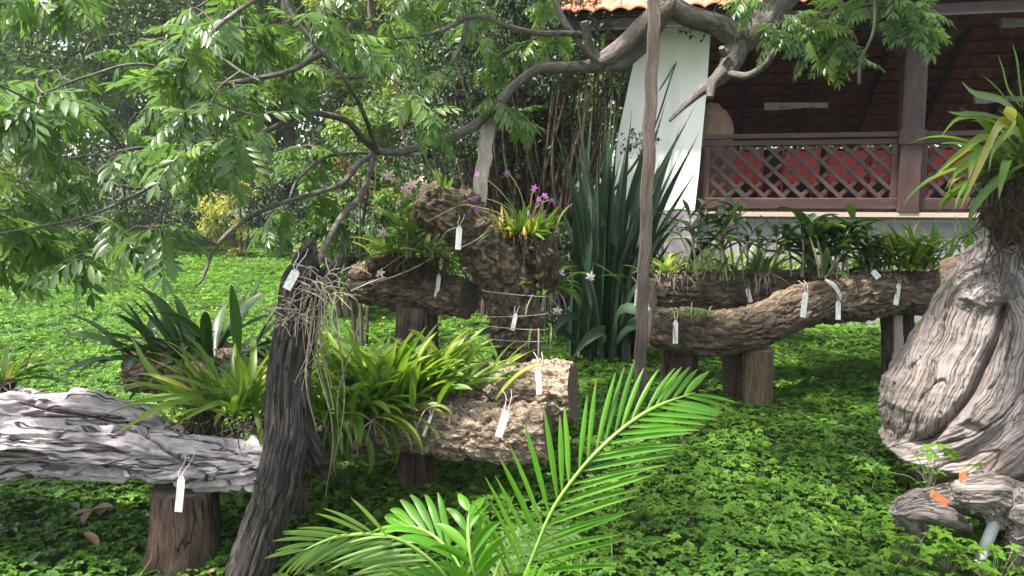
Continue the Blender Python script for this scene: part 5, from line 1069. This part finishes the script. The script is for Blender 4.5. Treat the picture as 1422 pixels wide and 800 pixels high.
def overhang():
    T = thing('overhanging_tree', 'grey-barked tree whose bare crooked limbs and drooping leaves reach in from the upper right', 'tree', (4.9, 6.4, 0))
    nodes = []; mb = MB()
    bk = lambda G: .05*np.abs(G[:, 1:]).max(1)*fbm(G*np.array([14, 26, 26]), 3)+.10*np.abs(G[:, 1:]).max(1)*fbm(G*np.array([3, 7, 7]), 2)
    def br(pts, r, px=True, seg=16, sd=0, nod=True):
        pts3 = [W(*p) if px else np.array(p, float) for p in pts]
        r = [a*(PX(p[2]) if px else 1) for a, p in zip(r, pts)]
        pts3 = [p+(rng.normal(0, .008, 3) if 0 < i < len(pts3)-1 else 0) for i, p in enumerate(pts3)]
        P, R = limb(mb, pts3, r, seg, .025, bk, seed=sd, cap=None)
        if nod: nodes.append(P[::3])
    # trunk outside the frame, up and over
    br([(4.9, 6.4, -.2), (4.85, 6.4, 1.2), (4.7, 6.3, 2.6), (4.1, 6.1, 3.6), (3.2, 5.9, 3.5), tuple(W(1180, -85, 5.8)), tuple(W(1110, -30, 5.75))], [.24, .2, .17, .14, .115, .10, .1], False, 30)
    br([(1110, -30, 5.75), (1075, 10, 5.75), (1050, 38, 5.7), (1028, 55, 5.7)], [20, 19, 20, 19], seg=30, sd=1)
    br([(1060, 30, 5.7), (1026, 46, 5.7), (995, 34, 5.68), (960, 18, 5.65), (928, 10, 5.62), (900, 32, 5.58), (868, 62, 5.5), (838, 84, 5.45)], [16, 17, 15, 14, 13.5, 13, 13, 12], seg=26, sd=2)
    br([(905, 12, 5.62), (930, 4, 5.6), (905, 50, 5.6), (885, 72, 5.56), (862, 85, 5.5), (838, 92, 5.45)], [10, 11, 11, 9, 9, 7], seg=20, sd=30)
    br([(850, 78, 5.45), (815, 91, 5.4), (780, 94, 5.3), (745, 98, 5.2), (715, 120, 5.1), (688, 150, 5.0), (650, 175, 4.85), (600, 200, 4.7), (560, 209, 4.6), (524, 211, 4.5)], [11, 8.5, 7.5, 7, 6.5, 6.5, 6, 5.5, 5, 4.5], seg=20, sd=3)
    br([(1030, 50, 5.7), (1015, 85, 5.68), (1000, 108, 5.62), (975, 128, 5.55), (950, 150, 5.5), (930, 168, 5.45)], [18, 14, 10, 6.5, 4, 2], seg=18, sd=4)
    br([(1002, 100, 5.6), (990, 118, 5.55), (986, 136, 5.5)], [9, 7, 5], seg=16, sd=5)
    br([(1010, 70, 5.6), (1005, 78, 5.58), (1002, 66, 5.55)], [5, 5, 4], seg=12, sd=6)
    br([(1012, 102, 5.6), (1036, 105, 5.5), (1062, 92, 5.4), (1078, 68, 5.35), (1105, 50, 5.3), (1135, 38, 5.25), (1152, 15, 5.2), (1165, -15, 5.2)], [5, 5, 4.5, 4.5, 4, 4, 3.5, 3], seg=12, sd=7)
    br([(1160, -10, 5.2), (1175, 10, 5.1), (1210, 2, 5.0), (1240, -20, 5.0)], [3, 3, 2.5, 2], seg=8, sd=8)
    br([(1215, 0, 4.6), (1210, 45, 4.6), (1196, 90, 4.6), (1193, 116, 4.6)], [2, 2, 2, 2.3], seg=8, sd=9)
    br([(1215, 0, 4.6), (1225, -40, 4.8), (1180, -85, 5.6)], [2, 3, 4], seg=8, sd=10)
    br([(829, 84, 5.42), (820, 62, 5.4), (811, 30, 5.35)], [6, 6, 5.5], seg=12, sd=11)
    br([(830, 88, 5.4), (805, 60, 5.3), (775, 20, 5.3), (765, -20, 5.3)], [4, 4, 5, 4], seg=12, sd=12)
    br([(805, 48, 5.3), (780, 47, 5.2), (745, 46, 5.1), (710, 36, 5.0), (660, 24, 4.9), (610, 42, 4.8), (575, 50, 4.7), (553, 53, 4.6)], [4.5, 4, 4, 3.5, 3.5, 3, 2.4, 1.6], seg=10, sd=13)
    br([(648, 30, 4.85), (640, 62, 4.8), (625, 92, 4.75), (600, 126, 4.7)], [3, 2.6, 2.2, 1.2], seg=8, sd=14)
    br([(526, 211, 4.5), (505, 190, 4.35), (482, 168, 4.2), (450, 161, 4.1), (418, 159, 4.0), (385, 178, 3.9), (345, 195, 3.8), (290, 212, 3.6), (255, 240, 3.45), (205, 262, 3.3), (160, 258, 3.2), (125, 240, 3.1)], [5, 5, 4.5, 4.5, 4.5, 4, 4, 3.8, 3.6, 3, 2.4, 1.6], seg=12, sd=15)
    br([(522, 212, 4.5), (500, 232, 4.4), (470, 252, 4.3), (430, 270, 4.15), (385, 284, 4.0), (340, 308, 3.8), (302, 345, 3.6), (280, 382, 3.5), (271, 397, 3.48)], [4, 4, 3.8, 3.4, 3.2, 3, 2.8, 2, 1.2], seg=10, sd=16)
    br([(304, 342, 3.6), (270, 325, 3.5), (240, 302, 3.4)], [2, 2, 1.6], seg=8, sd=17)
    br([(521, 214, 4.5), (512, 245, 4.35), (498, 272, 4.15), (476, 300, 3.9), (460, 330, 3.6), (446, 355, 3.4), (440, 372, 3.28)], [4, 4, 4, 4, 4, 4, 4], seg=12, sd=18)
    br([(398, 290, 4.05), (420, 250, 4.3), (470, 215, 4.6), (575, 215, 4.95)], [1.5, 2, 2.3, 2.5], seg=8, sd=19)
    # branches dropping in from above
    br([(560, -160, 4.4), (520, -60, 4.2), (500, 5, 4.0), (482, 45, 3.9), (440, 80, 3.8), (400, 98, 3.7), (345, 112, 3.6), (290, 118, 3.5), (230, 122, 3.35)], [6, 5.5, 5, 4.6, 4, 3.6, 3.2, 2.6, 1.8], seg=12, sd=20)
    br([(520, -60, 4.2), (515, 20, 4.1), (531, 62, 4.05), (527, 92, 4.0), (505, 104, 3.95), (465, 109, 3.9)], [4, 3.8, 3.6, 3.2, 2.6, 1.5], seg=10, sd=21)
    br([(430, -60, 3.7), (402, 0, 3.7), (430, 50, 3.7), (460, 85, 3.72), (485, 112, 3.75), (500, 150, 4.0), (523, 205, 4.45)], [3.5, 3.5, 3, 3, 3, 3, 3], seg=10, sd=22)
    br([(420, -40, 3.7), (330, 20, 3.5), (290, 60, 3.3), (330, 95, 3.2), (360, 112, 3.2)], [3, 3, 2.8, 2.2, 1.4], seg=8, sd=23)
    br([(255, 240, 3.45), (235, 215, 3.3), (200, 205, 3.2), (150, 212, 3.0), (95, 220, 2.9)], [2.6, 2.3, 2, 1.8, 1.4], seg=8, sd=24)
    br([(205, 262, 3.3), (160, 285, 3.1), (110, 300, 2.95), (40, 318, 2.85), (-40, 330, 2.8)], [2.6, 2.4, 2.1, 1.8, 1.5], seg=8, sd=25)
    br([(250, 245, 3.45), (215, 300, 3.3), (180, 340, 3.15), (120, 360, 3.0), (60, 380, 2.9)], [2.4, 2.2, 2, 1.6, 1.2], seg=8, sd=26)
    br([(130, 160, 3.0), (160, 190, 3.1), (182, 230, 3.2), (198, 262, 3.3)], [1.5, 2, 2, 2], seg=8, sd=27)
    br([(290, 118, 3.5), (200, 90, 3.3), (120, 110, 3.1), (60, 130, 3.0)], [2.2, 2, 1.6, 1.2], seg=8, sd=28)
    br([(65, -5, 3.6), (90, 28, 3.6), (106, 50, 3.6), (125, 60, 3.6)], [2, 1.8, 1.2, .8], seg=6, sd=29)
    # high limbs out of the frame, bearing branch ends and added shade sprays
    hi = [[(3.6, 6.0, 3.6), (1.8, 5.0, 4.2), (0, 4.4, 4.2), (-1.6, 4.0, 3.9), (-3.0, 3.6, 3.9), (-4.5, 3.4, 4.0)], [(1.8, 5.0, 4.2), (1.2, 3.4, 4.3), (.4, 1.8, 4.2), (-.2, .2, 4.0)], [(-.4, 4.4, 4.2), (-.6, 4.5, 3.4), (-.64, 4.3, 2.9), tuple(W(560, -160, 4.4))], [(-1.6, 4.0, 3.9), (-1.4, 3.8, 3.2), tuple(W(430, -60, 3.7))], [(4.0, 6.1, 3.7), (3.6, 4.4, 4.3), (3.2, 2.6, 4.4), (2.8, 1.2, 4.2)], [(-1.6, 4.0, 3.9), (-2.4, 3.9, 3.3), tuple(W(65, -5, 3.6))], [(1.8, 5.0, 4.2), (1.0, 5.6, 3.6), tuple(W(765, -20, 5.3))]]
    for k, p in enumerate(hi): br(p, [.09]+[.05]*(len(p)-2)+[.018], False, 12, 40+k)
    # leafy sprays linked to the nearest wood by thin twigs
    targets = []
    def region(poly, n, d0, d1):
        xs = [p[0] for p in poly]; ys = [p[1] for p in poly]; k = 0
        while k < n:
            x, y = rng.uniform(min(xs), max(xs)), rng.uniform(min(ys), max(ys))
            if inpoly(np.array([x]), y, poly)[0]: targets.append(W(x, y, rng.uniform(d0, d1))); k += 1
    region([(-160, 200), (60, 110), (180, 95), (330, 100), (390, 190), (330, 235), (230, 330), (120, 370), (-160, 390)], 66, 2.8, 4.0)
    region([(-120, 100), (-20, 90), (60, 200), (20, 380), (-120, 380)], 14, 2.7, 3.6)
    region([(170, 60), (300, -20), (520, -30), (560, 60), (440, 150), (300, 130), (200, 110)], 32, 3.2, 4.4)
    region([(520, -30), (800, -30), (770, 60), (700, 110), (600, 120), (520, 90)], 18, 4.4, 5.6)
    region([(420, 150), (560, 120), (640, 140), (560, 190), (480, 290), (360, 330), (340, 220)], 7, 3.8, 4.8)
    region([(660, 120), (720, 110), (735, 160), (690, 180)], 5, 4.8, 5.2)
    region([(1070, 40), (1150, 10), (1220, 30), (1215, 80), (1150, 85), (1080, 75)], 17, 4.9, 5.3)
    region([(1180, -30), (1300, -40), (1292, 50), (1240, 60), (1190, 40)], 11, 4.5, 5.0)
    region([(1010, -10), (1060, -20), (1060, 15), (1030, 25)], 4, 5.2, 5.5)
    region([(0, -30), (120, -30), (100, 20), (20, 10)], 5, 3.3, 3.7)
    n_vis = len(targets)
    keep = [W(x, y, d) for x, y, d in ((0, 600, 3.15), (120, 600, 3.2), (250, 610, 3.2), (600, 590, 3.8), (700, 560, 3.9), (520, 520, 3.85), (760, 540, 4.1), (800, 600, 2.1), (880, 580, 2.2), (740, 660, 2.1), (600, 740, 2.2), (500, 740, 2.1), (1050, 430, 5.6), (1150, 410, 5.9), (1300, 500, 3.4), (720, 320, 4.5))]  # points left sunlit; the added sprays stay out of their sun path
    def shades(t, r=.42):
        for p in keep:
            q = t-p; s_ = q@SUN_DIR
            if s_ > 0 and np.linalg.norm(q-SUN_DIR*s_) < r: return True
        return False
    def add(n, x0, x1, y0, y1, z0, z1, r=.42):
        k = 0; tries = 0
        while k < n and tries < n*20:
            tries += 1; t = np.array([rng.uniform(x0, x1), rng.uniform(y0, y1), rng.uniform(z0, z1)])
            if not shades(t, r): targets.append(t); k += 1
    add(70, -4.4, 4.0, .6, 6.6, 3.9, 5.1); add(400, -1.9, 2.9, 1.4, 7.0, 4.1, 5.1, .33); add(30, -4.5, -1.2, 1.5, 3.5, 3.8, 4.4)  # unseen sprays added above the frame to shade the foreground
    N = np.vstack(nodes); tw = mb; lf = MB(); hl = MB()
    order = np.argsort([np.min(np.linalg.norm(N-t, axis=1)) for t in targets])
    buckets = {0: ([], [], [], []), 1: ([], [], [], []), 2: ([], [], [], []), 3: ([], [], [], [])}
    for i in order:
        t = targets[i]; dist = np.linalg.norm(N-t, axis=1); j = int(np.argmin(dist)); a = N[j]; L = dist[j]
        mid = (a+t)/2+rng.normal(0, .06*min(1, L), 3)+(0, 0, .12*L); q3 = mid*.35+t*.65+rng.normal(0, .03, 3)+(0, 0, .05*L)
        P, R = limb(tw, [a, mid, q3, t], [.004+.0035*min(L, 1.2), .0045, .0035, .0018], 5, .05, cap=False, seed=int(i), mat=1); N = np.vstack([N, P[::2]])
        m_ = rng.integers(5, 9); out = t-a; az0 = math.atan2(out[1], out[0])
        for k in range(m_):
            f = rng.uniform(.35, 1)**.6 if k else 1.; b = P[int(f*(len(P)-1))]; az = az0+rng.normal(0, 1.15); kind = int(rng.integers(0, 4))
            Rm = (rotz(np.array([az-pi/2]))@rotx(np.array([rng.normal(-.35, .4)]))@roty(np.array([rng.normal(0, .35)])))[0]
            bq = buckets[kind]; bq[0].append(b); bq[1].append(Rm); bq[2].append(rng.uniform(.75, 1.15)*(1.0 if t[1] < 4.4 else .95)*(1.5 if i >= n_vis else 1)); bq[3].append(np.clip(rng.normal(.45, .2)+(.15 if t[1] > 4.3 else 0), 0, 1))
    for k, (b, R, s, v) in buckets.items(): scatter(lf, TM[k][0], TM[k][1], np.array(b), np.array(R), np.array(s), np.array(v))
    mb.build('trunk', [M['branch'], M['twig']], T); lf.build('crown', M['canopy_leaf'], T, smooth=True)
overhang()
# ------------------------------------------------------------------ thin haze volume added to lift the background like lens glare
def haze():
    m = MB(); box(m, (0, 20, 10), (100, 60, 30)); m.v[0][:, 2] = np.where(m.v[0][:, 2] < 5, -1.2, 14.5)
    mt, nt, p, out = new_mat('veil_haze'); nt.nodes.remove(p); v = nt.nodes.new('ShaderNodeVolumePrincipled'); v.inputs['Density'].default_value = .0008; v.inputs['Color'].default_value = (.95, .97, 1, 1); v.inputs['Anisotropy'].default_value = .2
    nt.links.new(v.outputs[0], out.inputs['Volume']); tag(m.build('haze', mt, smooth=False), 'thin pale haze volume added in place of a lens glare veil', kind='stuff')
haze()
